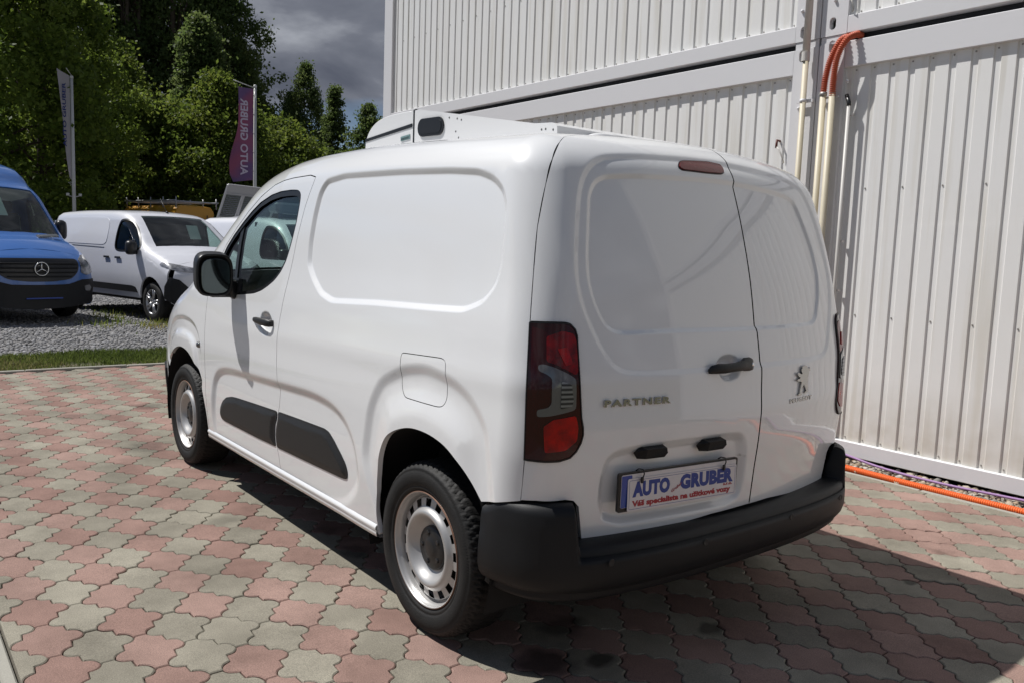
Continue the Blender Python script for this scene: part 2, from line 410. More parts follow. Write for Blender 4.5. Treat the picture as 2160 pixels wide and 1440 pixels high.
def vxz(Q): Q=np.asarray(Q); y=vsolve(lambda y:body(Q[:,0],y,Q[:,1]),.1,1.1,len(Q)); return np.stack([Q[:,0],np.arctan2(Q[:,1]-.65,y)],1)
def vyz(Q): Q=np.asarray(Q); x=vsolve(lambda t:body(.2-t,Q[:,0],Q[:,1]),0.,1.2,len(Q)); return DR.inv(np.stack([.2-x,Q[:,0],Q[:,1]],1))
def ringpts(poly,offs,vmap,d=.0075):
    p=resample(poly,d); out=[]
    for o in offs: q=resample(inset(p,o),d); out.append(vmap(q))
    return np.vstack(out)
def sp_(L): return np.array([xz(*p) for p in L])
def x_from(xx,y):
    return solve1(lambda x:float(xx_of(np.array(x),y))-xx,1.,4.)
van=empty('panel_van')
tag(van,'white panel van in the foreground with a dealer plate and roof cooling unit','van')
# ---- outlines, (x,z) on the left side
WIN=[(1.251,1.626),(1.247,1.585),(1.251,1.497),(1.272,1.409),(1.308,1.314),(1.352,1.257),(1.414,1.212),(1.485,1.180),(1.555,1.155),(1.648,1.135),(1.817,1.119),(1.988,1.107),(2.119,1.108),(2.205,1.150),(2.250,1.225),(2.245,1.300),(2.205,1.364),(2.123,1.430),(2.010,1.500),(1.904,1.555),(1.792,1.600),(1.636,1.634),(1.496,1.647),(1.379,1.650),(1.292,1.646)]
DGF=[(2.302,.31),(2.300,.45),(2.304,.60),(2.320,.757),(2.334,.90),(2.334,1.0),(2.332,1.08),(2.325,1.18),(2.29,1.28),(2.22,1.375),(2.10,1.47),(1.96,1.555),(1.80,1.63),(1.62,1.685),(1.40,1.708),(1.20,1.712)]
DGR=[(1.133,1.700),(1.141,1.672),(1.185,1.560),(1.222,1.410),(1.246,1.252),(1.268,1.134),(1.284,1.032),(1.290,.925),(1.283,.843),(1.268,.77),(1.262,.706),(1.276,.62),(1.310,.55),(1.326,.49),(1.316,.43),(1.292,.37),(1.279,.31)]
gapR3=[(-.363,.62,1.773),(-.389,.662,1.750),(-.422,.718,1.689),(-.438,.756,1.605),(-.454,.796,1.471),(-.476,.823,1.325),(-.497,.846,1.179),(-.515,.862,1.07),(-.523,.870,.966),(-.530,.875,.85),(-.532,.876,.765),(-.527,.877,.69),(-.521,.877,.633)]
ARCH_R=[(-.358,.592),(-.304,.650),(-.247,.697),(-.169,.737),(-.078,.757),(.019,.760),(.097,.748),(.179,.719),(.239,.680),(.287,.615),(.317,.504),(.325,.416),(.320,.34),(.306,.283)]
ARCH_F=[(2.314,.272),(2.316,.35),(2.322,.42),(2.345,.50),(2.388,.58),(2.448,.643),(2.53,.695),(2.643,.733),(2.786,.742),(2.93,.717),(3.06,.665),(3.15,.61),(3.215,.565)]
ARCH_R=[tuple(p) for p in spline(ARCH_R,4)]; ARCH_F=[tuple(p) for p in spline(ARCH_F,4)]
hoodL=[(2.45,1.115),(2.61,1.103),(2.751,1.079),(3.026,1.035),(3.3,.975)]
ws=[]   # windscreen outline, left half, from the roof centre line down
WST,WSB=2.12,3.11
ws_top=[(x_from(WST,y),y) for y in (0,.15,.3,.45,.55)]; ws_side=[]
for t in np.linspace(0,1,14):
    q=WST+(WSB-WST)*t; y=.60+.135*sstep(t*1.2)-(.03*(1-t)**6)-(.05*t**8); ws_side.append((x_from(q,y),y))
ws_bot=[(x_from(WSB,y),y) for y in (.55,.4,.25,.1,0)]
WSL=[xy(*p) for p in ws_top+ws_side+ws_bot]
hood_edge=[xz(*p) for p in hoodL]
cowl=[xy(x_from(WSB+.035,y),y) for y in (0,.2,.4,.6,.72)]+[xy(x_from(WSB-.04,.79),.79)]
g3=[tuple(DS.inv(p)[0]) for p in gapR3]
roof_back=[xy(-.345+.0*y,y) for y in (0,.2,.4,.55)]
shell=[xz(*p) for p in ARCH_F[::-1]]     # front arch, front to back... reversed to run forward->back
shell_out=[xz(3.3,.70),xz(3.3,.85),xz(3.3,.972)]+hood_edge[::-1]+[(p[0]-.006,p[1]) for p in cowl[::-1][:1]]
A_side=[xy(*p) for p in ws_side][::-1]
shell_out+= [(a[0],a[1]) for a in A_side]+[xy(*p) for p in ws_top[::-1]]+roof_back+g3+[xz(*p) for p in ARCH_R]+[xz(.8,.275),xz(1.4,.272)]+[xz(*p) for p in ARCH_F]
shell_out=np.array(shell_out)
door_out=sp_(DGF+DGR); win=smooth_poly(sp_(WIN),200,1.2)
door_in=inset(densify(door_out,.012),.0028); door_gap=densify(door_out,.012)
door_hole=inset(door_gap,-.0005)
fuel=smooth_poly(sp_([(.156,1.014),(-.113,1.026),(-.136,1.016),(-.142,.885),(-.128,.862),(-.098,.858),(.118,.856),(.143,.873),(.156,.90)]),80,1.0)
# relief on the side
PAN=smooth_poly([(.78,1.150),(.90,1.175),(1.00,1.235),(1.075,1.30),(1.090,1.40),(1.085,1.52),(1.065,1.63),(1.02,1.685),(.85,1.703),(.36,1.695),(.03,1.682),(-.15,1.668),(-.245,1.640),(-.307,1.598),(-.338,1.54),(-.348,1.44),(-.356,1.35),(-.345,1.285),(-.29,1.222),(-.187,1.186),(.03,1.178),(.4,1.168)],240,1.5)
SCO=smooth_poly([(2.20,.58),(2.17,.66),(2.08,.705),(1.95,.722),(1.6,.735),(1.2,.748),(.9,.758),(.70,.745),(.56,.70),(.47,.60),(.43,.44),(.60,.30),(1.4,.22),(2.2,.22),(2.23,.40)],200,3.0)
CUP=[(1.521,1.030),(1.515,1.049),(1.474,1.062),(1.426,1.059),(1.388,1.038),(1.352,.997),(1.370,.962),(1.421,.942),(1.478,.948),(1.545,.981)]
CUP=smooth_poly(CUP,60,1.0)
FL2=smooth_poly([(-.45,.55),(-.40,.84),(-.30,.93),(-.19,.975),(-.01,1.0),(.14,.975),(.31,.905),(.385,.79),(.43,.57),(.3,.3),(-.4,.3)],140,2)
FF2=smooth_poly([(3.25,.70),(3.10,.87),(2.97,.915),(2.777,.936),(2.614,.930),(2.50,.90),(2.43,.85),(2.385,.76),(2.36,.60),(2.4,.3),(3.2,.3)],140,2)
def side_disp(P,door=True):
    q=np.stack([P[:,0],P[:,2]],1); D=np.zeros(len(P)); s_=P[:,1]>.3
    if not s_.any(): return D
    q=q[s_]; d=np.zeros(len(q))
    d-=.013*ramp((sdist(q,PAN)+.002)/.026)
    k=sstep((q[:,1]-.30)/.22)
    d-=.016*sstep((sdist(q,SCO)+.01)/.055)*(.35+.65*sstep((q[:,1]-.28)/.25))
    d-=.022*sstep((sdist(q,CUP)+.002)/.030)
    a_=sdist(q,FL2); d+=-.012*ramp((a_+.005)/.055,.3)+.018*sstep((a_-.07)/.13)
    a_=sdist(q,FF2); d+=-.010*ramp((a_+.005)/.035,.25)+.014*sstep((a_-.075)/.05)
    # soft shoulder line
    d+=.003*np.exp(-((q[:,1]-(.985-.02*q[:,0]))/.05)**2)*sstep((2.4-q[:,0])/.6)
    D[s_]=d; return D
def ang(poly,y=.9):   # (x,z) polygon -> domain (approx, for refinement bands only)
    return np.array([xz(*p) for p in np.asarray(poly)[::4]])
fineS=None
RNGS=[ringpts(PAN,(-.010,-.0035,0.,.005,.012,.019,.0245,.031),vxz),ringpts(CUP,(-.004,.0,.006,.012,.018,.024),vxz,.006),ringpts(SCO,(-.02,-.008,.005,.018,.031,.045),vxz,.012),ringpts(FL2,(-.012,-.004,.006,.016,.026,.036,.044,.055),vxz,.011),ringpts(FF2,(-.012,-.004,.004,.012,.021,.031,.045,.07,.085,.10,.115),vxz,.011)]
L_shell=patch(DS,shell_out,[door_hole,inset(fuel,-.0015)],sp=.0165,rings=RNGS,disp=side_disp,flange=.02)
L_shell_c=patch(DS,shell_out,[door_hole],sp=.05,fine=None,disp=lambda P:np.zeros(len(P)),flange=.02,bsp=.02)
put('body_shell',join(L_shell,mirror(L_shell_c)),M['white'],van)
fl=patch(DS,inset(fuel,.0015),sp=.0165,rings=RNGS,disp=side_disp,flange=.01); put('fuel_flap',fl,M['white'],van)
def side_door(mir):
    dz=(lambda P:np.zeros(len(P))) if mir else side_disp
    f=(lambda p:mirror(p)) if mir else (lambda p:p)
    d=put('door',f(patch(DS,door_in,[win],sp=.05 if mir else .0165,rings=() if mir else RNGS,disp=dz,flange=.03)),M['white'],van)
    w1=inset(win,.0005); w2=smooth_poly(inset(win,.0175),160,1.0)
    put('window_seal',f(patch(DS,w1,[w2],sp=.02,disp=lambda P:np.full(len(P),-.004),flange=.03)),M['seal'],d)
    put('window_glass',f(patch(DS,inset(w2,-.002),sp=.04,disp=lambda P:np.full(len(P),-.014),flange=0)),M['glass'],d)
    bar=np.array([xz(2.045,1.46),xz(2.000,1.49),xz(2.002,1.388),xz(1.985,1.287),xz(1.950,1.19),xz(1.945,1.12),xz(1.985,1.11),xz(1.992,1.20),xz(2.025,1.287),xz(2.042,1.388)])
    put('window_divider',f(patch(DS,bar,sp=.02,disp=lambda P:np.full(len(P),-.009),flange=.02)),M['seal'],d)
    return d
doorL=side_door(False); doorR=side_door(True)
# windscreen, hood, front
WS=np.array(WSL)
wsp=patch(DS,WS,sp=.05,disp=lambda P:np.full(len(P),-.006),flange=0); put('windscreen',join(wsp,mirror(wsp)),M['glass2'],van)
hood=np.array(hood_edge+[xy(3.3,.6),xy(3.3,.3),xy(3.3,0)]+cowl)
hp=patch(DS,inset(densify(hood,.012),.0),sp=.04,flange=0,disp=lambda P:np.full(len(P),-.001)); hp=(hp[0],hp[1],hp[2]); put('bonnet',join(hp,mirror(hp)),M['white'],van)
cw=patch(DS,np.array(ws_bot and [xy(*p) for p in ws_bot[::-1]]+[xy(*ws_side[-1])]+cowl[::-1][1:]),sp=.04,flange=0); put('cowl_grille',join(cw,mirror(cw)),M['black'],van)
fo=np.array([DF.inv(p)[0] for p in DS.solve(np.array([xz(3.3,.972),xz(3.3,.85),xz(3.3,.70),xz(3.23,.565)]))])
ft=[DF.inv(p)[0] for p in DS.solve(np.array([xy(3.3,0),xy(3.3,.2),xy(3.3,.4),xy(3.3,.6),xy(3.3,.7)]))]
fr_out=np.array(ft+list(fo)+[DF.inv((3.2,.86,.42))[0],DF.inv((3.30,.82,.30))[0],(.0,-.30)])
fb=patch(DF,fr_out,sp=.05,flange=0); put('front_bumper',join(fb,mirror(fb)),M['white'],van)
lb=patch(DF,np.array([(0,-.06),(.5,-.06),(.72,-.03),(.86,-.06),(.85,-.19),(.6,-.25),(0,-.25)]),sp=.05,disp=lambda P:np.full(len(P),.012),flange=.03)
put('front_lower_bumper',join(lb,mirror(lb)),M['plastic'],van)
gr=patch(DF,np.array([(0,.02),(.32,.03),(.36,.18),(.0,.22)]),sp=.05,disp=lambda P:np.full(len(P),.008),flange=.03); put('grille',join(gr,mirror(gr)),M['black'],van)
hl=patch(DF,np.array([(.42,.16),(.52,.10),(.66,.12),(.72,.22),(.60,.27),(.46,.25)]),sp=.04,disp=lambda P:np.full(len(P),.008),flange=.03)
for q in (hl,mirror(hl)): put('headlight',q,M['lamp_clear'],van)
# wheel arch liners, floor, sill
for x0,pl in ((0,ARCH_R),(2.785,ARCH_F)):
    for sg in (1,-1):
        b=MB(); A=[(x0+.40*math.cos(t)*(1.02),.36+.41*math.sin(t)) for t in np.linspace(-.35,PI+.35,26)]
        V=[(x,sg*y,z) for y in (.60,.898 if x0<1 else .885) for x,z in A]; n=len(A)
        b.add(V,[(i,i+1,n+i+1,n+i) for i in range(n-1)],True); b.add([(x,sg*.60,z) for x,z in A],[tuple(range(n))])
        b.build('arch_liner',M['dark'],van,recalc=False)
b=MB(); b.box((1.35,0,.36),(2.02,1.70,.10)); b.box((1.35,0,.34),(3.6,1.12,.12)); b.box((3.2,0,.5),(.6,1.2,.4)); b.box((-.50,0,.38),(.20,1.2,.14)); b.tube([(.0,-.75,.3),(0,.75,.3)],.035); b.box((2.30,0,.32),(.10,1.74,.07)); b.box((2.95,0,.40),(.5,1.10,.16)); b.box((.3,.35,.24),(.5,.25,.16)); b.tube([(.5,-.4,.26),(-.35,-.45,.29)],.04)  # cross box behind the front wheels is added to close the van's ground shadow
b.build('underbody',M['dark'],van)
for sg in (1,-1):
    sil=MB()
    V=[];xs=np.linspace(.318,2.31,14)
    prof=[(.90,.318),(.9075,.309),(.9085,.300),(.902,.292),(.904,.284),(.900,.268),(.885,.262),(.86,.262),(.86,.30)]
    for x in xs:
        for y,z in prof: V.append((x,sg*(y+(.004 if x<.5 else 0)),z+.006*(2.3-x)/2*(.5)))
    m=len(prof); sil.add(V,[(i*m+k,i*m+k+1,(i+1)*m+k+1,(i+1)*m+k) for i in range(len(xs)-1) for k in range(m-1)],True)
    sil.build('sill',M['white'],van)
# door cladding
def clad(poly,name,par,mir=False):
    pl=smooth_poly(poly,160,.9); dm=np.array([xz(*p) for p in pl])
    def dz(P):
        q=np.stack([P[:,0],P[:,2]],1); top=np.asarray(pl)[:,1].max()
        return side_disp(P)*1.0+.003+.011*ramp((sdist(q,pl))/.034)
    p=patch(DS,dm,sp=.03,fine=[(dm,.05)],fsp=.011,disp=dz,flange=.02)
    return put(name,mirror(p) if mir else p,M['clad'],par)
CF=[(2.112,.441),(2.100,.480),(2.060,.520),(2.000,.551),(1.918,.568),(1.844,.574),(1.60,.585),(1.300,.597),(1.305,.56),(1.330,.52),(1.333,.46),(1.322,.418),(1.56,.413),(1.789,.412),(2.03,.411),(2.09,.417)]
CR=[(1.283,.598),(1.03,.606),(.789,.612),(.742,.606),(.695,.580),(.63,.535),(.587,.500),(.570,.470),(.575,.436),(.62,.431),(.719,.429),(1.0,.423),(1.308,.417),(1.318,.46),(1.312,.51),(1.290,.56)]
clad(CF,'door_cladding',doorL); clad(CR,'side_cladding',van); clad(CF,'door_cladding',doorR,True); clad(CR,'side_cladding',van,True)
# door handle
def handle(par,sg=1):
    c=[(1.352,1.010),(1.365,1.0095),(1.40,1.011),(1.46,1.012),(1.53,1.013),(1.575,1.011),(1.600,1.006)]
    V=[];n=10
    for i,(x,z) in enumerate(c):
        hh=[.010,.017,.019,.017,.015,.012,.006][i]; dd=[.012,.020,.021,.019,.020,.016,.006][i]; y0=.9055+[.006,.016,.022,.024,.020,.012,.004][i]
        for k in range(n):
            a=2*PI*k/n; V.append((x,sg*(y0+dd*.5*math.cos(a)),z+hh*math.sin(a)))
    F=[(i*n+k,i*n+(k+1)%n,(i+1)*n+(k+1)%n,(i+1)*n+k) for i in range(len(c)-1) for k in range(n)]+[tuple(range(n)),tuple((len(c)-1)*n+k for k in range(n))]
    m=MB(); m.add(V,F,True); m.box((1.362,sg*.912,1.010),(.022,.03,.03),bev=.005); m.build('door_handle',M['clad'],par)
handle(doorL); handle(doorR,-1)
# repeater lamp, mirrors
for sg in (1,-1):
    m=MB(); m.lathe([(.0,.014),(.010,.012),(.016,.006),(.019,-.002),(.019,-.01)],c=(2.425,sg*(.922),.792),n=20); 
    if sg<0: m.V=[(x,2*(-.922)-y,z) for x,y,z in m.V]
    m.build('side_repeater',M['lamp_clear'],van)
def ell_loft(secs,n=20,pw=2.6):
    """closed loft of superellipses; sec=(centre,u,v) with half-axis vectors"""
    V=[]
    for c,u,v in secs:
        c,u,v=Vector(c),Vector(u),Vector(v)
        for k in range(n):
            a=2*PI*k/n; ca,sa=math.cos(a),math.sin(a); e=2/pw
            V.append(c+u*(math.copysign(abs(ca)**e,ca))+v*(math.copysign(abs(sa)**e,sa)))
    F=[(i*n+k,i*n+(k+1)%n,(i+1)*n+(k+1)%n,(i+1)*n+k) for i in range(len(secs)-1) for k in range(n)]+[tuple(range(n))[::-1],tuple((len(secs)-1)*n+k for k in range(n))]
    return V,F
def wing_mirror(sg,par):
    y=1.012; h=MB()
    U=lambda a:(0,sg*a,0); Vv=lambda a:(0,0,a)
    secs=[((1.870,sg*(y),1.216),U(.082),Vv(.098)),((1.855,sg*(y),1.216),U(.090),Vv(.106)),((1.875,sg*y,1.216),U(.095),Vv(.110)),((1.92,sg*y,1.230),U(.094),Vv(.109)),((1.97,sg*(y-.006),1.232),U(.084),Vv(.096)),((2.00,sg*(y-.014),1.234),U(.06),Vv(.07)),((2.01,sg*(y-.02),1.235),U(.03),Vv(.035))]
    V,F=ell_loft(secs,28,3.6); h.add(V,F,True)
    V,F=ell_loft([((1.93,sg*.955,1.165),(.03,0,0),(0,0,.035)),((1.925,sg*.925,1.150),(.035,0,0),(0,0,.045)),((1.925,sg*.893,1.140),(.05,0,0),(0,0,.055))],16,3); h.add(V,F,True)
    h.box((1.92,sg*.955,1.112),(.05,.13,.025),bev=.008)
    w_=h.build('wing_mirror',M['black'],par)
    g=MB(); V,F=ell_loft([((1.8535,sg*(y),1.212),U(.074),Vv(.089)),((1.8515,sg*(y),1.212),U(.072),Vv(.087))],28,3.4); g.add(V,F); g.build('mirror_glass',M['mirrorface'],w_)
wing_mirror(1,doorL); wing_mirror(-1,doorR)
tri=np.array([xz(*p) for p in [(1.86,1.118),(1.985,1.115),(2.10,1.12),(2.185,1.16),(2.215,1.24),(2.12,1.21),(2.0,1.20),(1.88,1.20)]])
for d_,f_ in ((doorL,lambda p:p),(doorR,mirror)): put('mirror_base',f_(patch(DS,tri,sp=.02,disp=lambda P:np.full(len(P),.006),flange=.025)),M['black'],d_)
# ---- rear doors
def rp(x,y,z): return DR.inv((x,y,z))[0]
def yz(y,z):
    x=solve1(lambda t:float(body(np.array([.2-t]),np.array([y]),np.array([z]))[0]),0.,1.2); return DR.inv((.2-x,y,z))[0]
lamp3=[(-.501,.846,1.183),(-.529,.818,1.183),(-.564,.762,1.183),(-.570,.745,1.179),(-.576,.731,1.164),(-.581,.726,1.144),(-.599,.729,1.049),(-.609,.725,.949),(-.612,.721,.895),(-.614,.715,.864),(-.615,.714,.840),(-.614,.720,.817),(-.610,.735,.790),(-.605,.756,.771),(-.596,.788,.763),(-.573,.834,.762),(-.551,.859,.764)]
lampD=np.array([rp(*p) for p in lamp3]); gapD=np.array([rp(*p) for p in gapR3]); 
gl=[rp(*p) for p in gapR3]  # from roof to bottom
SPL=-.078
def split(side): return [yz(SPL,z) for z in (1.74,1.68,1.55,1.40,1.20,1.0,.85,.7,.58,.508)]
topD=[DR.inv(DS.solve(np.array([xy(-.348,y)])))[0] for y in (.55,.4,.2,0.)]
def mirD(L): return [(-a,b) for a,b in L]
spl=split(0); sx=topD[-1]; stop=DR.inv(DS.solve(np.array([xy(-.348,.078)])))[0]; stop=(-stop[0],stop[1])
i_l0=6; i_l1=10   # gap indices beside the lamp
botL=[yz(.685,.491),yz(.553,.488),yz(.359,.492),yz(.136,.505),yz(0,.507)]
corner=[gl[-1],rp(-.555,.842,.634),rp(-.593,.753,.632),rp(-.600,.727,.626),rp(-.602,.708,.607),rp(-.601,.701,.572)]
LD=[topD[0],topD[1],topD[2],topD[3],stop]+spl+botL[::-1]+corner[::-1]+[gl[11],gl[10]]+list(lampD[::-1])+[gl[6],gl[5],gl[4],gl[3],gl[2],gl[1],gl[0]]
RDm=[topD[0],topD[1],topD[2],(-stop[0],stop[1])]+mirD(spl)+[yz(.2,.508),yz(.359,.498)]+[yz(.553,.488),yz(.685,.491)]+corner[::-1]+[gl[11],gl[10]]+list(lampD[::-1])+[gl[6],gl[5],gl[4],gl[3],gl[2],gl[1],gl[0]]
RD=np.array(mirD(RDm))
WR=smooth_poly([(.0,1.150),(.35,1.152),(.575,1.148),(.615,1.165),(.640,1.21),(.658,1.26),(.668,1.32),(.660,1.402),(.640,1.494),(.618,1.589),(.590,1.632),(.55,1.652),(.43,1.664),(.23,1.672),(.083,1.677),(-.06,1.677),(-.18,1.672),(-.337,1.664),(-.45,1.655),(-.510,1.635),(-.545,1.56),(-.592,1.449),(-.608,1.348),(-.59,1.26),(-.545,1.17),(-.50,1.152),(-.25,1.150)],260,1.6)
WO=smooth_poly([(-.0,1.02),(.40,1.02),(.55,1.022),(.600,1.034),(.640,1.09),(.668,1.15),(.70,1.23),(.713,1.309),(.704,1.40),(.682,1.50),(.660,1.586),(.632,1.645),(.59,1.692),(.53,1.717),(.40,1.731),(.195,1.741),(0,1.746),(-.195,1.741),(-.40,1.731),(-.53,1.717),(-.59,1.692),(-.632,1.645),(-.660,1.586),(-.682,1.50),(-.704,1.40),(-.713,1.309),(-.70,1.23),(-.668,1.15),(-.640,1.09),(-.600,1.034),(-.55,1.022),(-.40,1.02)],260,2.2)
PR=smooth_poly([(.640,.62),(.640,.72),(.628,.765),(.590,.785),(.513,.795),(.35,.799),(.125,.800),(.03,.795),(.0,.775),(-.02,.72),(-.025,.60),(-.01,.545),(.06,.525),(.55,.525),(.62,.55)],160,1.5)
RC=smooth_poly([(.166,1.041),(.154,1.057),(.126,1.070),(.091,1.072),(.060,1.064),(.047,1.047),(.047,1.002),(.061,.984),(.096,.975),(.131,.977),(.152,.990),(.160,1.004)],60,1.0)
def rear_disp(P):
    q=np.stack([P[:,1],P[:,2]],1); d=np.zeros(len(P))
    d-=.010*ramp((sdist(q,WR)+.004)/.016)
    d-=.007*ramp((sdist(q,WO)+.008)/.022)
    d-=.024*sstep((sdist(q,PR)+.004)/np.where(q[:,1]>.70,.042,.03))
    d-=.020*sstep((sdist(q,RC)+.002)/.026)
    d+=.004*np.exp(-((q[:,1]-.86)/.05)**2)
    return d
def bandR(pl): return np.array([yz(*p) for p in pl[::3]])
RNGR=[ringpts(WR,(-.008,-.0035,.0,.004,.008,.0125,.017),vyz,.0065),ringpts(WO,(-.014,-.0075,-.002,.004,.009,.0145,.020),vyz,.007),ringpts(PR,(-.010,-.003,.005,.013,.021,.030,.040),vyz,.008),ringpts(RC,(-.006,-.001,.005,.011,.017,.024),vyz,.006)]
LDg=inset(densify(np.array(LD),.010),.0030); RDg=inset(densify(RD,.010),.0026)
rdl=put('rear_door',patch(DR,LDg,sp=.020,rings=RNGR,disp=rear_disp,flange=.02,bsp=.01),M['white'],van)
rdr=put('rear_door',patch(DR,RDg,sp=.020,rings=RNGR,disp=rear_disp,flange=.02,bsp=.01),M['white'],van)
# ---- tail lamps
def lampset(f):
    outl=list(lampD)+[gl[10],gl[9],gl[8],gl[7],gl[6]]
    outl=np.array(outl)
    e=empty('tail_lamp',parent=van)
    put('lens_housing',f(patch(DR,outl,sp=.015,disp=lambda P:np.full(len(P),.006),flange=.03,bsp=.008)),M['lamp_dark'],e)
    rim_=densify(outl,.008)
    put('black_rim',f(patch(DR,rim_,[inset(rim_,.0035)],sp=.01,disp=lambda P:np.full(len(P),.0085),flange=.01,bsp=.006)),M['seal'],e)
    def lens(pts,m,h,n,sig=1.0):
        pl=smooth_poly(np.array([rp(*p) for p in pts]),80,sig)
        put(n,f(patch(DR,pl,sp=.012,disp=lambda P:np.full(len(P),h),flange=.006,bsp=.006)),m,e)
    lens([(-.541,.814,1.140),(-.565,.775,1.158),(-.576,.740,1.150),(-.583,.733,1.13),(-.598,.7335,1.035),(-.599,.743,1.026),(-.588,.775,1.044),(-.571,.805,1.060),(-.557,.823,1.066)],M['lamp_red2'],.009,'red_lens')
    lens([(-.569,.836,.871),(-.584,.811,.893),(-.605,.742,.903),(-.609,.733,.868),(-.610,.737,.825),(-.601,.772,.798),(-.574,.832,.791)],M['lamp_red'],.009,'red_lens')
    lens([(-.541,.842,1.055),(-.551,.831,1.059),(-.572,.805,1.050),(-.589,.775,1.035),(-.600,.744,1.016),(-.603,.743,.983),(-.605,.743,.926),(-.604,.750,.920),(-.576,.823,.903),(-.555,.850,.900),(-.552,.850,.921),(-.573,.826,.928),(-.577,.815,.940),(-.576,.815,.968),(-.573,.813,1.018),(-.562,.826,1.030),(-.545,.842,1.038)],M['lamp_clear'],.010,'clear_lens',.7)
    lens([(-.583,.786,1.010),(-.594,.757,.998),(-.599,.751,.95),(-.598,.756,.932),(-.586,.790,.926)],M['lamp_in'],.0125,'reversing_reflector')
    lens([(-.571,.795,1.105),(-.580,.768,1.110),(-.592,.752,1.06),(-.585,.775,1.055)],M['lamp_red'],.0125,'red_reflector')
M['brake']=mat('brake_lens',(.14,.004,.006),rough=.25,coat=.4,coatr=.05)
M['lamp_in']=mat('reflector_ribs',(.10,.105,.11),rough=.15,metal=.6)
nt=M['lamp_in'].node_tree; wv=nt.nodes.new('ShaderNodeTexWave'); wv.bands_direction='Z'; wv.inputs['Scale'].default_value=22; tc=nt.nodes.new('ShaderNodeTexCoord'); nt.links.new(tc.outputs['Object'],wv.inputs[0])
rr=nt.nodes.new('ShaderNodeValToRGB'); rr.color_ramp.elements[0].color=(.03,.03,.033,1); rr.color_ramp.elements[1].color=(.30,.31,.33,1); nt.links.new(wv.outputs[0],rr.inputs[0]); nt.links.new(rr.outputs[0],nt.nodes['Principled BSDF'].inputs['Base Color'])
lampset(lambda p:p); lampset(mirror)
# high brake lamp
bl=smooth_poly([yz(*p) for p in [(.203,1.715),(.190,1.728),(.172,1.732),(.042,1.740),(-.030,1.737),(-.036,1.724),(-.028,1.708),(-.005,1.703),(.072,1.700),(.193,1.700),(.206,1.706)]],80,.8)
bo=inset(bl,-.004)
bk=put('high_brake_light',patch(DR,bo,sp=.015,disp=lambda P:rear_disp(P)+.001,flange=.01),M['seal'],rdl)
put('red_lens',patch(DR,bl,sp=.015,disp=lambda P:rear_disp(P)+.005,flange=.006),M['brake'],bk)
# ---- things on the rear face: local frame for flat items
def surf(y,z,off=0.):
    P=DR.solve(np.array([yz(y,z)])); n=DR.normal(P); P=P+n*off; return Vector(P[0]),Vector(n[0])
def frame(y,z,dy=.05,off=0.,lift=True):
    a,_=surf(y+dy,z); b,_=surf(y-dy,z); c,n=surf(y,z); X=(b-a).normalized(); n=(n-X*n.dot(X)).normalized()
    Z=n.cross(X)*1.0
    if Z.z<0: Z=-Z
    m=(a+b)/2; c=Vector(c); M_=Matrix(((X.x,Z.x,n.x,c.x+n.x*off),(X.y,Z.y,n.y,c.y+n.y*off),(X.z,Z.z,n.z,c.z+n.z*off),(0,0,0,1))); return M_   # local x right (as read), y up, z out
def text(name,s,size,M_,mt,parent,align='CENTER',ext=.0006,off=0,sx=1,spacing=1,bev=0,shear=0):
    cu=bpy.data.curves.new(name,'FONT'); cu.body=s; cu.size=size; cu.align_x=align; cu.align_y='CENTER'; cu.extrude=ext; cu.offset=off; cu.space_character=spacing; cu.bevel_depth=bev; cu.shear=shear; cu.resolution_u=3
    o=bpy.data.objects.new(name,cu); col.objects.link(o); dg=bpy.context.evaluated_depsgraph_get(); me=bpy.data.meshes.new_from_object(o.evaluated_get(dg)); bpy.data.objects.remove(o)
    me.materials.clear(); me.materials.append(mt); me.transform(M_@Matrix.Diagonal((sx,1,1,1)))
    o=bpy.data.objects.new(name,me); col.objects.link(o); 
    if parent: o.parent=parent
    return o
def fit_text(name,s,w_,h_,M_,mt,parent,**k):
    """text scaled to width w_ and cap height h_"""
    size=h_/.70; o=text(name,s,size,Matrix.Identity(4),mt,None,**k); xs=[v.co.x for v in o.data.vertices]; ww=max(xs)-min(xs); cx=(max(xs)+min(xs))/2
    o.data.transform(M_@Matrix.Diagonal((w_/ww,1,1,1))@Matrix.Translation((-cx,0,0))); o.parent=parent; return o
def loc(M_,x,y,z=0): return M_@Matrix.Translation((x,y,z))
def lbox(mb,M_,c,d,bev=.002):
    t=MB(); t.box(c,d,bev=bev); mb.add([tuple(M_@Vector(v)) for v in t.V],t.F)
def rrect(w_,h_,r,n=6):
    P=[]
    for cx,cy,a0 in ((w_/2-r,h_/2-r,0),(-w_/2+r,h_/2-r,90),(-w_/2+r,-h_/2+r,180),(w_/2-r,-h_/2+r,270)):
        for k in range(n+1): a=R(a0+90*k/n); P.append((cx+r*math.cos(a),cy+r*math.sin(a)))
    return P
# number plate
a=Vector((-.645,.584,.645)); b_=Vector((-.700,.055,.645)); X=(b_-a).normalized(); nrm=Vector((X.y,-X.x,0)).normalized()
if nrm.x>0: nrm=-nrm
nrm=(nrm+Vector((0,0,-.01))).normalized(); up=nrm.cross(X); up=up if up.z>0 else -up
cpl=(a+b_)/2+nrm*.004
PM=Matrix(((X.x,up.x,nrm.x,cpl.x),(X.y,up.y,nrm.y,cpl.y),(X.z,up.z,nrm.z,cpl.z),(0,0,0,1)))
np_=empty('number_plate',parent=rdl)
m=MB(); m.prism(rrect(.535,.128,.008),-.002,.008,lambda u,v,d:tuple(PM@Vector((u,v,d)))); m.build('plate_holder',M['black'],np_)
m=MB(); m.prism(rrect(.516,.108,.006),.0085,.0100,lambda u,v,d:tuple(PM@Vector((u,v+.004,d)))); m.build('registration_plate',M['plate'],np_)
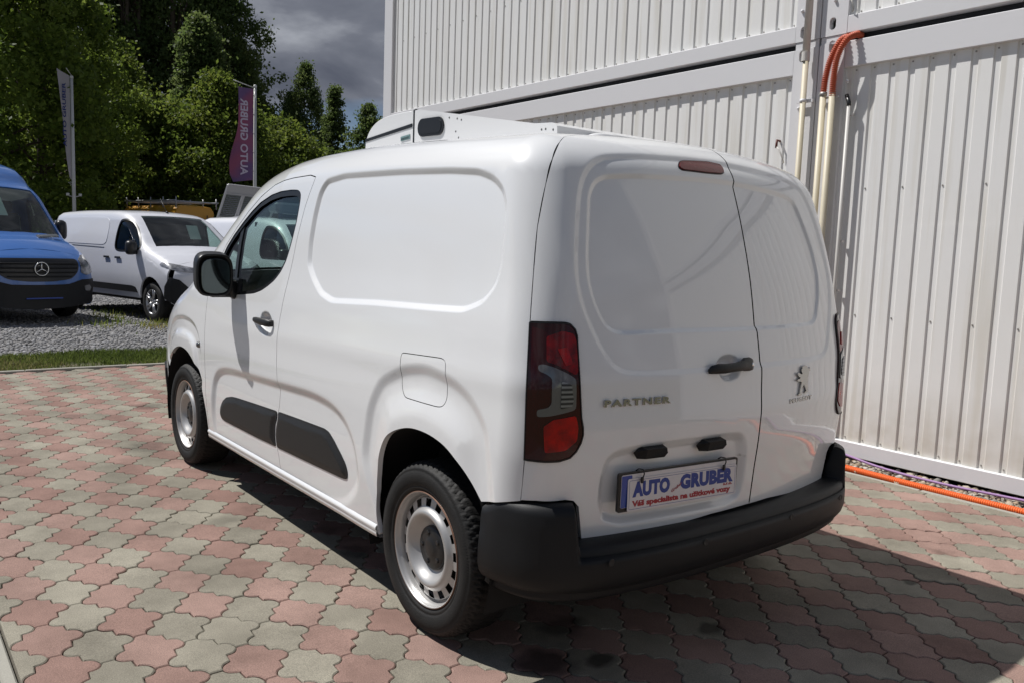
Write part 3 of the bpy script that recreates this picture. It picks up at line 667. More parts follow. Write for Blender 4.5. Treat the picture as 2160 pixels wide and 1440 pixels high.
m=MB(); m.prism(rrect(.042,.104,.003),.0102,.0108,lambda u,v,d:tuple(PM@Vector((u-.236,v+.003,d)))); m.build('blue_band',M['blue'],np_)
PM2=PM@Matrix.Translation((.012,-.010,.014))@Matrix.Rotation(R(-.3),4,'Z')@Matrix.Rotation(R(-2),4,'X')
m=MB(); m.prism(rrect(.492,.106,.006),-.0012,.0010,lambda u,v,d:tuple(PM2@Vector((u,v,d)))); dp=m.build('dealer_plate',M['plate'],np_)
m=MB(); o_=rrect(.480,.095,.005); i_=rrect(.4775,.0925,.004)
n_=len(o_); m.add([tuple(PM2@Vector((u,v,.0013))) for u,v in o_+i_],[(i,(i+1)%n_,n_+(i+1)%n_,n_+i) for i in range(n_)]); m.build('border_line',M['ink_blue'],np_)
fit_text('lettering','AUTO',.160,.043,loc(PM2,-.146,.014,.0012),M['ink_blue'],np_,ext=.0004,off=.0040,spacing=1.06)
fit_text('lettering','GRUBER',.250,.043,loc(PM2,.105,.016,.0012),M['ink_blue'],np_,ext=.0004,off=.0040,spacing=1.06)
fit_text('lettering','Gruber',.052,.010,loc(PM2,-.036,.004,.0022)@Matrix.Rotation(R(28),4,'Z'),M['ink_red'],np_,ext=.0003,shear=.4)
fit_text('lettering','s.r.o.',.044,.010,loc(PM2,.205,-.011,.0012),M['ink_red'],np_,ext=.0004,off=.0006)
fit_text('lettering','Váš specialista na užitkové vozy',.446,.0175,loc(PM2,-.004,-.0305,.0012),M['ink_red'],np_,ext=.0004,off=.0012)
for x in (-.185,.185):
    m=MB(); m.tube([tuple(PM@Vector(q)) for q in ((x-.012,.066,.004),(x-.006,.074,.012),(x+.006,.072,.020),(x+.010,.058,.022),(x+.006,.044,.020))],.0022,8); m.box(tuple(PM@Vector((x+.004,.038,.020))),(.008,.010,.020),bev=.002); m.build('plate_hook',M['seal'],np_)
# plate lamps
for y in (.455,.185):
    c,n=surf(y,.765,-.012); F_=frame(y,.765,.05,-.010); m=MB()
    m.add([tuple(F_@Vector(v)) for v in [(-.060,.0,.012),(-.038,.020,.0),(.055,.020,.0),(.058,-.0,.0),(.050,-.020,.0),(-.048,-.020,.0),(-.066,.002,.002),
        (-.030,.016,.030),(.050,.016,.030),(.053,.0,.032),(.046,-.016,.024),(-.030,-.016,.024)]],[(1,2,8,7),(2,3,9,8),(3,4,10,9),(4,5,11,10),(5,6,7,11),(6,1,7),(7,8,9,10,11)]); m.build('plate_lamp',M['plastic'],rdl)
# rear handle
F_=frame(.095,1.022,.08,0); m=MB(); prof=[(-.122,-.003,.008,.006),(-.112,.001,.014,.014),(-.085,.003,.017,.022),(-.05,.002,.0165,.028),(0,.004,.0155,.030),(.04,.008,.018,.028),(.052,.011,.023,.022),(.085,.011,.024,.018),(.105,.009,.020,.012),(.112,.007,.014,.006)]
V=[];n=14
for x,yc,hh,dd in prof:
    for k in range(n):
        q=2*PI*k/n; V.append(tuple(F_@Vector((x,yc+hh*math.cos(q),max(dd,.006)*.55+dd*.55*math.sin(q)))))
m.add(V,[(i*n+k,i*n+(k+1)%n,(i+1)*n+(k+1)%n,(i+1)*n+k) for i in range(len(prof)-1) for k in range(n)]+[tuple(range(n)),tuple((len(prof)-1)*n+k for k in range(n))],True)
hd=m.build('door_handle',M['clad'],rdl)
m=MB(); m.lathe([(0,0),(.006,0),(.007,-.002)],c=(0,0,0),n=14); T_=F_@Matrix.Translation((.096,.009,.0185))@Matrix.Rotation(R(90),4,'X'); m.V=[tuple(T_@Vector(v)) for v in m.V]; m.build('key_lock',M['chrome'],hd)
# badges
fit_text('model_lettering','PARTNER',.262,.0205,frame(.517,.934,.12,.0035),M['badge'],rdl,ext=.0016,off=.0008,bev=.0006,spacing=1.25)
fit_text('maker_lettering','PEUGEOT',.178,.0155,frame(-.357,.875,.08,.003),M['badge'],rdr,ext=.0014,off=.0004,bev=.0004,spacing=1.15)
lion=[(.48,.98),(.60,1.0),(.74,.96),(.84,.86),(.90,.93),(.94,.80),(.86,.78),(.84,.66),(.80,.55),(.80,.44),(.78,.34),(.83,.22),(.84,.12),(.80,.05),(.60,.05),(.60,.09),(.70,.12),(.66,.20),(.58,.30),(.52,.36),(.44,.28),(.36,.18),(.34,.10),(.40,.03),(.38,.0),(.16,.0),(.16,.05),(.24,.08),(.26,.18),(.32,.32),(.36,.46),(.24,.48),(.10,.50),(.05,.56),(.16,.58),(.22,.56),(.26,.62),(.14,.66),(.06,.74),(.10,.80),(.22,.76),(.32,.72),(.40,.74),(.34,.80),(.32,.88),(.38,.92),(.36,.97)]
LM=frame(-.362,.948,.05,.0035); m=MB(); m.prism([((u-.48)*.118,(v-.5)*.112) for u,v in lion],0,.005,lambda u,v,d:tuple(LM@Vector((u,v,d)))); m.build('lion_badge',M['badge'],rdr)
# ---- rear bumper: profile swept round the corner
def bump(mir=False):
    pts=[]
    plan=spline([(-.375,.921),(-.46,.912),(-.56,.878),(-.635,.805),(-.688,.70),(-.722,.53),(-.742,.30),(-.748,0)],10)
    s_=np.r_[0,np.cumsum(np.linalg.norm(np.diff(plan,axis=0),axis=1))]; q=np.linspace(0,s_[-1],70); sa=float(np.interp(-.79,-plan[:,1],s_)); sb=float(np.interp(-.735,-plan[:,1],s_)); q=np.sort(np.r_[q,np.linspace(sa,sb,30)])
    P=np.stack([np.interp(q,s_,plan[:,k]) for k in (0,1)],1); T=np.gradient(P,axis=0); T/=np.linalg.norm(T,axis=1,keepdims=True); Nn=np.stack([T[:,1],-T[:,0]],1)
    Nn*=np.sign((Nn*(P-np.array([.3,0]))).sum(1))[:,None]
    V=[];rows=0
    for (x,y),(nx,ny) in zip(P,Nn):
        k=sstep((y-.748)/.022); zt=.500+(.630-.500)*k; zt+=-.030*sstep((-.40-x)/-.12)*0
        if x>-.47: zt=.592+(.630-.592)*sstep((-.375-x)/.10)
        ins=.055*k+.085*(1-k); kk=1-k
        # (inset,z)
        bot=.345 if x<-.5 else .345+.0*x
        pr=[(ins+(.012 if k>.02 else .05),zt-(.03 if k>.02 else .004)),(ins-.005,zt+.001),(.028*k+.020*kk,zt-.003),(.010,zt-.012),(.004,zt-.035),(.002,zt-.09-.0*k),(.0,.47*kk+k*.50),(-.004,.445),(-.004,.40),(.004,.372),(.018,.352),(.030,.348),(.034,.340),(.030,.330),(.045,.315),(.075,.300),(.14,.295)]
        rows=len(pr)
        for i_,z in pr:
            V.append((x-nx*i_,y-ny*i_,z))
    n=len(P); F=[(i*rows+k,i*rows+k+1,(i+1)*rows+k+1,(i+1)*rows+k) for i in range(n-1) for k in range(rows-1)]
    return V,F
V,F=bump(); m=MB(); m.add(V,F,True); m.add([(x,-y,z) for x,y,z in V],[f[::-1] for f in F],True)
rb=m.build('rear_bumper',M['plastic'],van)
for y in (.655,.25,-.25,-.655):
    x=float(np.interp(abs(y),[.25,.655],[-.745,-.705])); m=MB(); m.lathe([(.0,.0),(.009,0),(.0115,-.001),(.0125,.001)],n=20,axis='x'); o=m.build('parking_sensor',M['clad'],rb); o.location=(x-.0045,y,.45)
# ---- wheels
def wheel_parts():
    RT=.3185
    # tyre: carcass grid with tread
    prof=[(.212,.004),(.220,-.003),(.226,-.006),(.229,-.0035),(.234,-.0075),(.240,-.010),(.262,-.013),(.282,-.010),(.288,-.0055),(.291,-.0075),(.297,-.002),(.304,.004),(.309,.012),(.3145,.022),(.3175,.036),(.3185,.055)]
    inner=[(.3185,.075),(.319,.098)]; full=prof+inner; full+= [(r,.196-d) for r,d in full[::-1][1:]]
    n=360; m=len(full); V=[]
    for j,(r,d) in enumerate(full):
        for k in range(n):
            a=2*PI*k/n; rr=r
            dd=min(d,.196-d)
            if r>.303:
                ph=(k+ (dd*260))%6
                if ph<1.3: rr=r-.0085 if r>.308 else r-.004
                if abs(d-.055)<.004 or abs(d-.141)<.004 or abs(d-.098)<.004: rr=r-.007 if ph>=1.3 else r-.0085
            elif .240<r<.285 and (k%3==0): rr=r; 
            V.append((rr*math.cos(a),-d+ (0.0022 if (.238<r<.284 and k%2==0) else 0),rr*math.sin(a)))
    F=[(j*n+k,j*n+(k+1)%n,(j+1)*n+(k+1)%n,(j+1)*n+k) for j in range(m-1) for k in range(n)]
    ty=MB(); ty.add(V,F,True)
    # steel rim with pressed disc
    pr=[(.2115,-.002),(.209,.002),(.2055,.001),(.2035,-.005),(.2020,-.011),(.1990,-.015),(.1965,-.021),(.1955,-.031),(.1925,-.039),(.1895,-.041),(.1870,-.038),(.1850,-.0300),(.1830,-.0270),(.1815,-.0262),(.1730,-.0245),(.1620,-.0225),(.1535,-.0210),(.1490,-.0185),(.1445,-.0130),(.1390,-.0065),(.1330,-.0030),(.1260,-.0035),(.1190,-.0080),(.1110,-.0165),(.1020,-.0270),(.0930,-.0350),(.084,-.040),(.070,-.042),(.01,-.042)]
    n=256; m=len(pr); V=[]
    for r,d in pr:
        for k in range(n): a=2*PI*k/n; V.append((r*math.cos(a),d,r*math.sin(a)))
    F=[]
    for j in range(m-1):
        for k in range(n):
            c=k%16; rr=(pr[j][0]+pr[j+1][0])/2
            if .1535<rr<.1815:
                lo,hi=(4,11) if 14<j else (4,11)
                if lo<=c<=hi: continue
            F.append((j*n+k,j*n+(k+1)%n,(j+1)*n+(k+1)%n,(j+1)*n+k))
    rim=MB(); rim.add(V,F,True)
    rim.lathe([(.193,-.05),(.185,-.10),(.18,-.19)],n=64)
    back=MB(); back.lathe([(.186,-.095),(.10,-.095),(.0,-.095)],n=40); 
    rr=MB(); rr.lathe([(.2117,-.0025),(.2098,.0024),(.2085,.0022)],n=128)
    # hub cap
    hc=MB(); hc.lathe([(.0815,-.041),(.0800,-.032),(.075,-.028),(.052,-.0265),(.042,-.025),(.032,-.021),(.026,-.019),(.0,-.019)],n=40)
    for k in range(5):
        a=2*PI*k/5+.3; c=(.056*math.cos(a),-.030,.056*math.sin(a)); hc.lathe([(.0100,0),(.0095,.006),(.007,.009),(.0,.009)],c=c,n=6,sm=False)
    return [('tyre',ty,M['tyre']),('rim',rim,M['rim']),('brake_drum',back,M['dark']),('rim_edge',rr,M['rust']),('hub_cap',hc,M['black'])]
wp=wheel_parts()
w0=empty('wheel',(0,.8870,.3165),parent=van); w0.rotation_euler=(0,R(17),0)
for n_,mb,mt in wp: mb.build(n_,mt,w0,recalc=False)
for x,sg in ((2.785,1),(0,-1),(2.785,-1)):
    w1=copy_tree(w0,van); w1.location=(x,sg*.887,.3165)
    if sg<0: w1.rotation_euler=(0,R(40),PI)
    else: w1.rotation_euler=(0,R(52),0)
# ---- cab interior
m=MB(); m.box((1.13,0,.98),(.03,1.6,1.30),bev=.01); m.build('bulkhead',M['cabin2'],van)
m=MB(); m.box((2.50,0,.80),(.75,1.62,.30),bev=.08); m.box((2.42,0,.96),(.55,1.56,.16),bev=.06); m.box((2.22,.40,1.03),(.20,.40,.10),bev=.04); m.box((2.18,0,.80),(.25,.32,.5),bev=.05); m.build('dashboard',M['cabin'],van)
m=MB(); m.box((1.7,0,.42),(1.2,1.7,.04)); m.build('cab_floor',M['cabin'],van)
for y in (.40,-.40):
    e=empty('seat',(1.50,y,.5),parent=van)
    m=MB(); m.box((.02,0,.14),(.50,.50,.22),bev=.06); m.build('seat_cushion',M['seat'],e)
    m=MB(); m.box((-.24,0,.50),(.14,.47,.62),bev=.05,ry=R(-12)); m.build('backrest',M['seat'],e)
    m=MB(); m.box((-.33,0,.88),(.10,.26,.17),bev=.04,ry=R(-10)); m.build('headrest',M['seat'],e)
m=MB(); c=Vector((1.98,.40,1.00)); ax=Vector((-.82,0,.57)).normalized(); u=Vector((0,1,0)); v=ax.cross(u)
m.tube([tuple(c+u*.18*math.cos(t)+v*.18*math.sin(t)) for t in np.linspace(0,2*PI,33)],.014,8,caps=False)
m.box(tuple(c-ax*.01),(.06,.14,.12),bev=.02,ry=R(-35)); 
for t in (0,PI,PI*1.5 if v.z>0 else PI/2): m.tube([tuple(c),tuple(c+u*.175*math.cos(t)+v*.175*math.sin(t))],.012,6)
m.tube([tuple(c),tuple(c-ax*.3)],.03,8); m.build('steering_wheel',M['cabin'],van)
# ---- roof cooling unit and vent
cu=empty('roof_cooling_unit',(1.12,0,1.84))
tag(cu,'white roof cooling unit with black stripe and oval vent on the foreground van','cooling unit')
def unitp(x,y,z): return (x-1.12,y,z-1.84)
YU=.46
nose=[(.852,2.012),(1.00,2.014),(1.12,2.008),(1.20,1.992),(1.262,1.962),(1.300,1.920),(1.312,1.87),(1.306,1.82),(1.29,1.77)]
prof=[(.852,1.80)]+[tuple(p) for p in spline(nose,4)]; n=len(prof); m=MB()
ring=lambda y,s: [unitp(.852+(x-.852)*s,y,1.80+(z-1.80)*s) for x,z in prof]
V=ring(YU,.972)+ring(YU-.003,.988)+ring(YU-.014,1.0)+ring(-YU+.014,1.0)+ring(-YU+.003,.988)+ring(-YU,.972)
m.add(V,[(i*n+k,i*n+k+1,(i+1)*n+k+1,(i+1)*n+k) for i in range(5) for k in range(n-1)],True); m.add(ring(YU,.972),[tuple(range(n))]); m.add(ring(-YU,.972),[tuple(range(n))]); m.build('front_housing',M['unit'],cu)
for sg in (1,-1):
    m=MB(); q=[(.858,1.952),(1.296,1.918),(1.298,1.904),(.858,1.936)]; m.prism(q,0,.004,lambda u,v,d:unitp(u,sg*(YU-.001+d),v)); m.build('black_stripe',M['black'],cu)
m=MB(); m.box(unitp(1.311,0,1.905),(.012,.88,.014)); m.build('black_stripe',M['black'],cu)
m=MB(); m.box(unitp(.915,YU+.002,1.893),(.080,.003,.020),ry=R(4)); st=m.build('maker_sticker',M['teal'],cu)
m=MB()
for k in range(8): m.box(unitp(.885+k*.0088,YU+.004,1.8925-k*.0006),(.0032,.001,.010))
m.build('sticker_print',M['black'],st,kind='stuff')
m=MB()
for yy in (YU-.006,-YU+.006): m.box(unitp(.842,yy,1.915),(.020,.018,.195),bev=.004)
m.box(unitp(.842,0,2.006),(.020,2*YU,.018),bev=.004); m.build('rubber_gasket',M['seal'],cu)
wed=[(.832,1.78),(.832,2.006),(.80,2.008),(-.02,1.868),(-.115,1.862),(-.146,1.848),(-.15,1.78)]
m=MB()
for sg in (1,-1): m.prism(wed,0,.004,lambda u,v,d:unitp(u,sg*(YU+d),v))
V=[unitp(x,sg*YU,z) for sg in (1,-1) for x,z in wed[1:6]]; m.add(V,[(i,i+1,5+i+1,5+i) for i in range(4)]); m.add([unitp(-.146,YU,1.848),unitp(-.146,-YU,1.848),unitp(-.15,-YU,1.78),unitp(-.15,YU,1.78)],[(0,1,2,3)]); rp_=m.build('rear_fairing',M['unit'],cu)
for sg in (1,-1):
    m=MB(); sh=lambda u,v,d,k=1:unitp(.693+u,sg*(YU+.004+d),1.921+v+.03*u)
    m.prism(rrect(.205,.078,.038,8),0,.007,sh); m.prism(rrect(.180,.055,.027,8),.007,.009,sh); m.build('oval_vent',M['black'],rp_)
for x,z in ((.553,1.947),(.493,1.937),(.462,1.929),(.501,1.885),(.479,1.858),(.790,1.862),(-.060,1.842),(-.083,1.842),(-.125,1.836)):
    m=MB(); m.lathe([(0,.0055),(.004,.005),(.0048,.003)],c=unitp(x,YU,z),n=8); m.build('rivet',M['cabin2'],rp_)
m=MB(); V,F=ell_loft([((-.12,.24,1.79),(.09,0,-.01),(0,.10,0)),((-.12,.24,1.824),(.085,0,-.01),(0,.09,0)),((-.12,.24,1.834),(.06,0,-.008),(0,.06,0))],24,3); m.add(V,F,True); m.build('roof_vent',M['unit'],van)
# ================================================================ GROUND
STAINS=[(-.42,.65,.13,.3),(-.51,.49,.06,.28),(-.58,-.04,.07,.4),(-.79,-1.17,.05,.4),(3.34,.98,.20,.6),(4.8,.60,.16,.62),(4.61,1.21,.14,.68),(.87,.70,.10,.5),(-.24,.43,.12,.4),(1.6,1.05,.10,.75)]
def pave_mat(name,c1,c2,attr):
    m=bpy.data.materials.new(name); m.use_nodes=True; nt=m.node_tree; N=nt.nodes; L=nt.links; p=N['Principled BSDF']; p.inputs['Roughness'].default_value=.9; p.inputs['Specular IOR Level'].default_value=.25
    g=N.new('ShaderNodeNewGeometry')
    if attr: a=N.new('ShaderNodeAttribute'); a.attribute_name='tint'; rv=a.outputs['Fac']
    else: a=N.new('ShaderNodeObjectInfo'); rv=a.outputs['Random']
    mx=N.new('ShaderNodeMixRGB'); mx.inputs[1].default_value=(*c1,1); mx.inputs[2].default_value=(*c2,1); L.new(rv,mx.inputs[0])
    n=N.new('ShaderNodeTexNoise'); n.inputs['Scale'].default_value=260; n.inputs['Detail'].default_value=3; L.new(g.outputs['Position'],n.inputs[0])
    r=N.new('ShaderNodeValToRGB'); r.color_ramp.elements[0].position=.3; r.color_ramp.elements[0].color=(.72,.72,.72,1); r.color_ramp.elements[1].position=.72; r.color_ramp.elements[1].color=(1.28,1.27,1.25,1); L.new(n.outputs[0],r.inputs[0])
    m1=N.new('ShaderNodeMixRGB'); m1.blend_type='MULTIPLY'; m1.inputs[0].default_value=1; L.new(mx.outputs[0],m1.inputs[1]); L.new(r.outputs[0],m1.inputs[2])
    # grime blotches and a few dark oil spots
    n2=N.new('ShaderNodeTexNoise'); n2.inputs['Scale'].default_value=2.6; n2.inputs['Detail'].default_value=7; n2.inputs['Roughness'].default_value=.65; L.new(g.outputs['Position'],n2.inputs[0])
    r2=N.new('ShaderNodeValToRGB'); r2.color_ramp.elements[0].position=.30; r2.color_ramp.elements[0].color=(.66,.65,.63,1); r2.color_ramp.elements[1].position=.62; r2.color_ramp.elements[1].color=(1.06,1.05,1.03,1); L.new(n2.outputs[0],r2.inputs[0])
    m2=N.new('ShaderNodeMixRGB'); m2.blend_type='MULTIPLY'; m2.inputs[0].default_value=1; L.new(m1.outputs[0],m2.inputs[1]); L.new(r2.outputs[0],m2.inputs[2])
    v=N.new('ShaderNodeTexVoronoi'); v.inputs['Scale'].default_value=1.5; v.inputs['Randomness'].default_value=1
    nn=N.new('ShaderNodeTexNoise'); nn.inputs['Scale'].default_value=9; L.new(g.outputs['Position'],nn.inputs[0]); ad=N.new('ShaderNodeVectorMath'); ad.operation='MULTIPLY_ADD'; ad.inputs[1].default_value=(.14,.14,0); L.new(nn.outputs['Color'],ad.inputs[0]); L.new(g.outputs['Position'],ad.inputs[2]); L.new(ad.outputs[0],v.inputs[0])
    r3=N.new('ShaderNodeValToRGB'); r3.color_ramp.elements[0].position=.055; r3.color_ramp.elements[0].color=(.60,.59,.58,1); r3.color_ramp.elements[1].position=.14; r3.color_ramp.elements[1].color=(1,1,1,1); L.new(v.outputs['Distance'],r3.inputs[0])
    m3=N.new('ShaderNodeMixRGB'); m3.blend_type='MULTIPLY'; m3.inputs[0].default_value=1; L.new(m2.outputs[0],m3.inputs[1]); L.new(r3.outputs[0],m3.inputs[2]); last=m3.outputs[0]
    for (sx_,sy_,sr_,sd_) in STAINS:
        sb=N.new('ShaderNodeVectorMath'); sb.operation='DISTANCE'; L.new(ad.outputs[0],sb.inputs[0]); sb.inputs[1].default_value=(sx_+.07,sy_+.07,0)
        q=N.new('ShaderNodeMapRange'); q.inputs[1].default_value=sr_*.45; q.inputs[2].default_value=sr_; q.inputs[3].default_value=sd_; q.inputs[4].default_value=1; L.new(sb.outputs['Value'],q.inputs[0])
        mm=N.new('ShaderNodeVectorMath'); mm.operation='SCALE'; L.new(last,mm.inputs[0]); L.new(q.outputs[0],mm.inputs['Scale']); last=mm.outputs[0]
    L.new(last,p.inputs['Base Color'])
    b=N.new('ShaderNodeBump'); b.inputs['Strength'].default_value=.5; b.inputs['Distance'].default_value=.002; L.new(n.outputs[0],b.inputs['Height']); L.new(b.outputs[0],p.inputs['Normal'])
    return m
RED=((.240,.150,.128),(.312,.212,.184)); GRY=((.220,.205,.168),(.292,.274,.226))
PMAT={('r',0):pave_mat('red_concrete',*RED,False),('g',0):pave_mat('grey_concrete',*GRY,False),('r',1):pave_mat('red_concrete_joined',*RED,True),('g',1):pave_mat('grey_concrete_joined',*GRY,True)}
M['sand']=mat('joint_sand',(.075,.065,.052),rough=1,noise=(60,.2,(.13,.115,.09)))
M['asphalt']=mat('grey_blocks',(.11,.11,.105),rough=.9,noise=(90,.3,(.17,.165,.155)),bump=(160,.5),rnd=.10)
M['kerb']=mat('kerb_concrete',(.30,.29,.25),rough=.9,noise=(40,.3,(.36,.345,.30)),bump=(120,.4),rnd=.06)
M['earth']=mat('earth',(.10,.085,.06),rough=1,noise=(1.5,.3,(.08,.09,.045)))
M['lot']=mat('gravel_bed',(.11,.105,.10),rough=1,noise=(26,.28,(.24,.235,.235)),bump=(40,1.))
V=[(-300,-300,-.06),(300,-300,-.06),(300,300,-.06),(-300,300,-.06)]
tag(mobj('ground',V,[(0,1,2,3)],M['earth']),kind='structure')
def sheet(name,x0,x1,y0,y1,z,m): return tag(mobj(name,[(x0,y0,z),(x1,y0,z),(x1,y1,z),(x0,y1,z)],[(0,1,2,3)],m),kind='structure')
PX0,PX1,PY0,PY1=-4.2,7.15,-2.715,2.105
# paver: half the outline, the other half by point symmetry
half=[(.1335,.0215),(.1335,-.0215),(.129,-.0245),(.113,-.034),(.097,-.050),(.0905,-.0665),(.0665,-.0655),(.0500,-.0670),(.0455,-.083),(.034,-.097),(.018,-.1055),(.0,-.1075),(-.018,-.1045),(-.033,-.094),(-.0425,-.079),(-.0445,-.0655),(-.064,-.0665),(-.0850,-.0635),(-.0905,-.049),(-.099,-.036),(-.113,-.0265),(-.128,-.0235)]
# build a boundary that tiles by (.1333,.1333),(.1333,-.1333): take one wavy edge E from J0 to J1 and reuse it on the four sides
J0=np.array([.1333,.0225]); e1=[(.1333,.0225),(.1333,-.0215)]
Hp=.13333
EA=np.array([(.1333,-.0215),(.128,-.0245),(.114,-.033),(.102,-.046),(.0955,-.0655),(.073,-.0645),(.0505,-.0685),(.045,-.084),(.034,-.098),(.018,-.1065),(.0,-.1085)])  # right junction -> bottom
def tile_outline():
    # edge A: from right-lower junction P=(.1333,-.0215) to bottom junction Q; edge A translated by (-.1333,+.1333) is the neighbour's upper right edge -> our upper-left edge
    A=spline([(.1333,-.0215),(.121,-.0265),(.106,-.038),(.0935,-.064)],3)[:-1].tolist()+[(.0935,-.064),(.049,-.0665)]+spline([(.049,-.0665),(.044,-.086),(.028,-.102),(.005,-.108),(-.018,-.105),(-.034,-.091),(-.041,-.066)],3)[1:-1].tolist()+[(-.041,-.066),(-.0855,-.062)]+spline([(-.0855,-.062),(-.097,-.038),(-.113,-.026),(-.1333,-.0215)],3)[1:-1].tolist()
    return np.array(A)
A=tile_outline()
# lower boundary runs right -> left: lobes; upper boundary = point reflection
low=A; upp=-A
OUT=np.vstack([low,[(-.1333,-.0215)],upp,[(.1333,.0215)]])
# the tile must match its neighbours: lower boundary shifted by (Hp,Hp) or (-Hp,Hp) meets upper boundary. Enforce: right half of the lower edge (x>0) == upper left half of tile shifted
xs=low[:,0]; RH=np.array([p for p in A if p[0]>=-.0181-.03]);
# canonical shared edge S from P=(.1333,-.0215) to Q=(0,-.1118..)
S=np.array([(.1333,-.0215)]+spline([(.1333,-.0215),(.121,-.0265),(.106,-.038),(.0935,-.0645)],3)[1:].tolist()+[(.072,-.0655),(.0495,-.0665)]+spline([(.0495,-.0665),(.043,-.087),(.026,-.1035),(.0,-.1118)],3)[1:].tolist())
S2=np.array([(-.1333,-.0215)]+spline([(-.1333,-.0215),(-.113,-.0260),(-.097,-.038),(-.0855,-.062)],3)[1:].tolist()+[(-.064,-.064),(-.041,-.066)]+spline([(-.041,-.066),(-.034,-.091),(-.018,-.106),(.0,-.1118)],3)[1:].tolist())
# bottom-right edge S, bottom-left edge S2; top-left = S shifted (-Hp,+Hp); top-right = S2 shifted (+Hp,+Hp)
OUT=np.vstack([S[:-1],S2[::-1][:-1],(S+[-Hp,Hp])[0:1]*0+[(-.1333,-.0215)],(S+[-Hp,Hp])[::-1][0:0]])
TL=(S+[-Hp,Hp]); TR=(S2+[Hp,Hp])      # TL: (0,.1118) -> (-.1333,.0215); TR: (0,.1118)->(.1333,.0215)
OUT=np.vstack([S[:-1],S2[::-1],TL[::-1][:-1],TR])
keep=[0]
for i in range(1,len(OUT)):
    if np.linalg.norm(OUT[i]-OUT[keep[-1]])>.0008: keep.append(i)
OUT=OUT[keep]; 
OUT_i=inset(OUT,.0018); OUT_t=inset(OUT,.0060)
def paver_geo(clip=None):
    o,t=OUT_i,OUT_t
    if clip is not None:
        pass
    n=len(o); V=[(x,y,-.03) for x,y in o]+[(x,y,-.0035) for x,y in o]+[(x,y,0.) for x,y in t]
    F=[(i,(i+1)%n,n+(i+1)%n,n+i) for i in range(n)]+[(n+i,n+(i+1)%n,2*n+(i+1)%n,2*n+i) for i in range(n)]+[tuple(range(2*n,3*n))]
    if area(o)<0: F=[f[::-1] for f in F]
    return V,F
PV,PF=paver_geo(); PVa=np.array(PV)
def pmesh(nm,m):
    me=bpy.data.meshes.new(nm); me.from_pydata(PV,[],PF); me.materials.append(m); me.update(); return me
pm={'r':pmesh('paver',PMAT[('r',0)]),'g':pmesh('paver',PMAT[('g',0)])}
bed=sheet('pavement',PX0,PX1,PY0,PY1,-.012,M['sand'])
cells=[]
for i in range(-40,70):
    for j in range(-40,20):
        if (i+j)%2: continue
        x,y=.539+Hp*i,1.319+Hp*j
        if not(PX0<x<PX1-.02 and PY0+.02<y<PY1+.03): continue
        c='g' if j%2==0 else 'r'
        if y<PY0+.16: c='g'
        if rng.random()<.012: c='r' if c=='g' else 'g'
        d=np.array([x,y,0])-CAM; z=d@_f; u=1080+1742*(d@_r)/z if z>.1 else -9e9; v=720-1742*(d@_u)/z if z>.1 else -9e9
        vis=z>.3 and -60<u<2220 and 700<v<1520
        # hidden under the van?
        if -.3<x<3.2 and abs(y)<.62: vis=False
        cells.append((x,y,c,z if vis else 1e6))
cells.sort(key=lambda q:q[3])
def clipped(x,y): return y>PY1-.115 or y<PY0+.115 or x>PX1-.14
single=[q for q in cells if not clipped(q[0],q[1]) and q[3]<1e5][:296]; ss=set((q[0],q[1]) for q in single)
def tilt(): return rng.normal(0,.0011),rng.normal(0,.0045),rng.normal(0,.0045)
for x,y,c,_ in single:
    o=bpy.data.objects.new('paver',pm[c]); col.objects.link(o); o.parent=bed
    dz,rx,ry=tilt(); o.location=(x+rng.normal(0,.0007),y+rng.normal(0,.0007),dz); o.rotation_euler=(rx,ry,rng.normal(0,.006))
for c in 'rg':
    VV=[];FF=[];TT=[]
    for x,y,cc,_ in cells:
        if cc!=c or (x,y) in ss: continue
        dz,rx,ry=tilt(); q=PVa.copy(); q[:,2]+=dz+q[:,1]*rx-q[:,0]*ry; q[:,0]+=x; q[:,1]+=y
        q[:,1]=np.clip(q[:,1],PY0+.003,PY1-.003); q[:,0]=np.minimum(q[:,0],PX1-.003)
        b=len(VV)*0+sum(len(v) for v in VV); VV.append(q); FF+=[tuple(i+b for i in f) for f in PF]; TT+=[rng.random()]*len(PF)
    o=mobj('pavers',np.vstack(VV),FF,PMAT[(c,1)],bed,kind='stuff'); at=o.data.attributes.new('tint','FLOAT','FACE'); at.data.foreach_set('value',TT)
# kerbs
def kerb_row(name,x0,x1,y0,y1,top,n,alongx=True,m=None):
    root=empty(name,((x0+x1)/2,(y0+y1)/2,0)); root['kind']='structure'
    me=None
    for k in range(n):
        if alongx: L_=(x1-x0)/n; c=(x0+L_*(k+.5),(y0+y1)/2); d=(L_-.006,y1-y0,.2)
        else: L_=(y1-y0)/n; c=((x0+x1)/2,y0+L_*(k+.5)); d=(x1-x0,L_-.006,.2)
        if me is None: b=MB(); b.box((0,0,0),d,bev=.006); o=b.build('kerb_stone',m or M['kerb'],root); me=o.data
        else: o=bpy.data.objects.new('kerb_stone',me); col.objects.link(o); o.parent=root
        o.location=(c[0]-root.location.x,c[1]-root.location.y,top-.1+rng.normal(0,.0012))
    return root
kerb_row('wall_side_kerb',-4.2,7.15,-2.755,-2.720,.002,11)
kerb_row('far_kerb',7.155,7.205,-2.7,6.0,.018,9,False)
kerb_row('path_edge_kerb',-4.2,7.15,2.108,2.150,-.012,11)
pth=sheet('side_path',-4.2,7.15,2.15,6.0,-.03,M['sand'])
b=MB(); b.box((0,0,0),(.395,.195,.06),bev=.006); o=b.build('block',M['asphalt'],pth); first=o; me=o.data; k=0
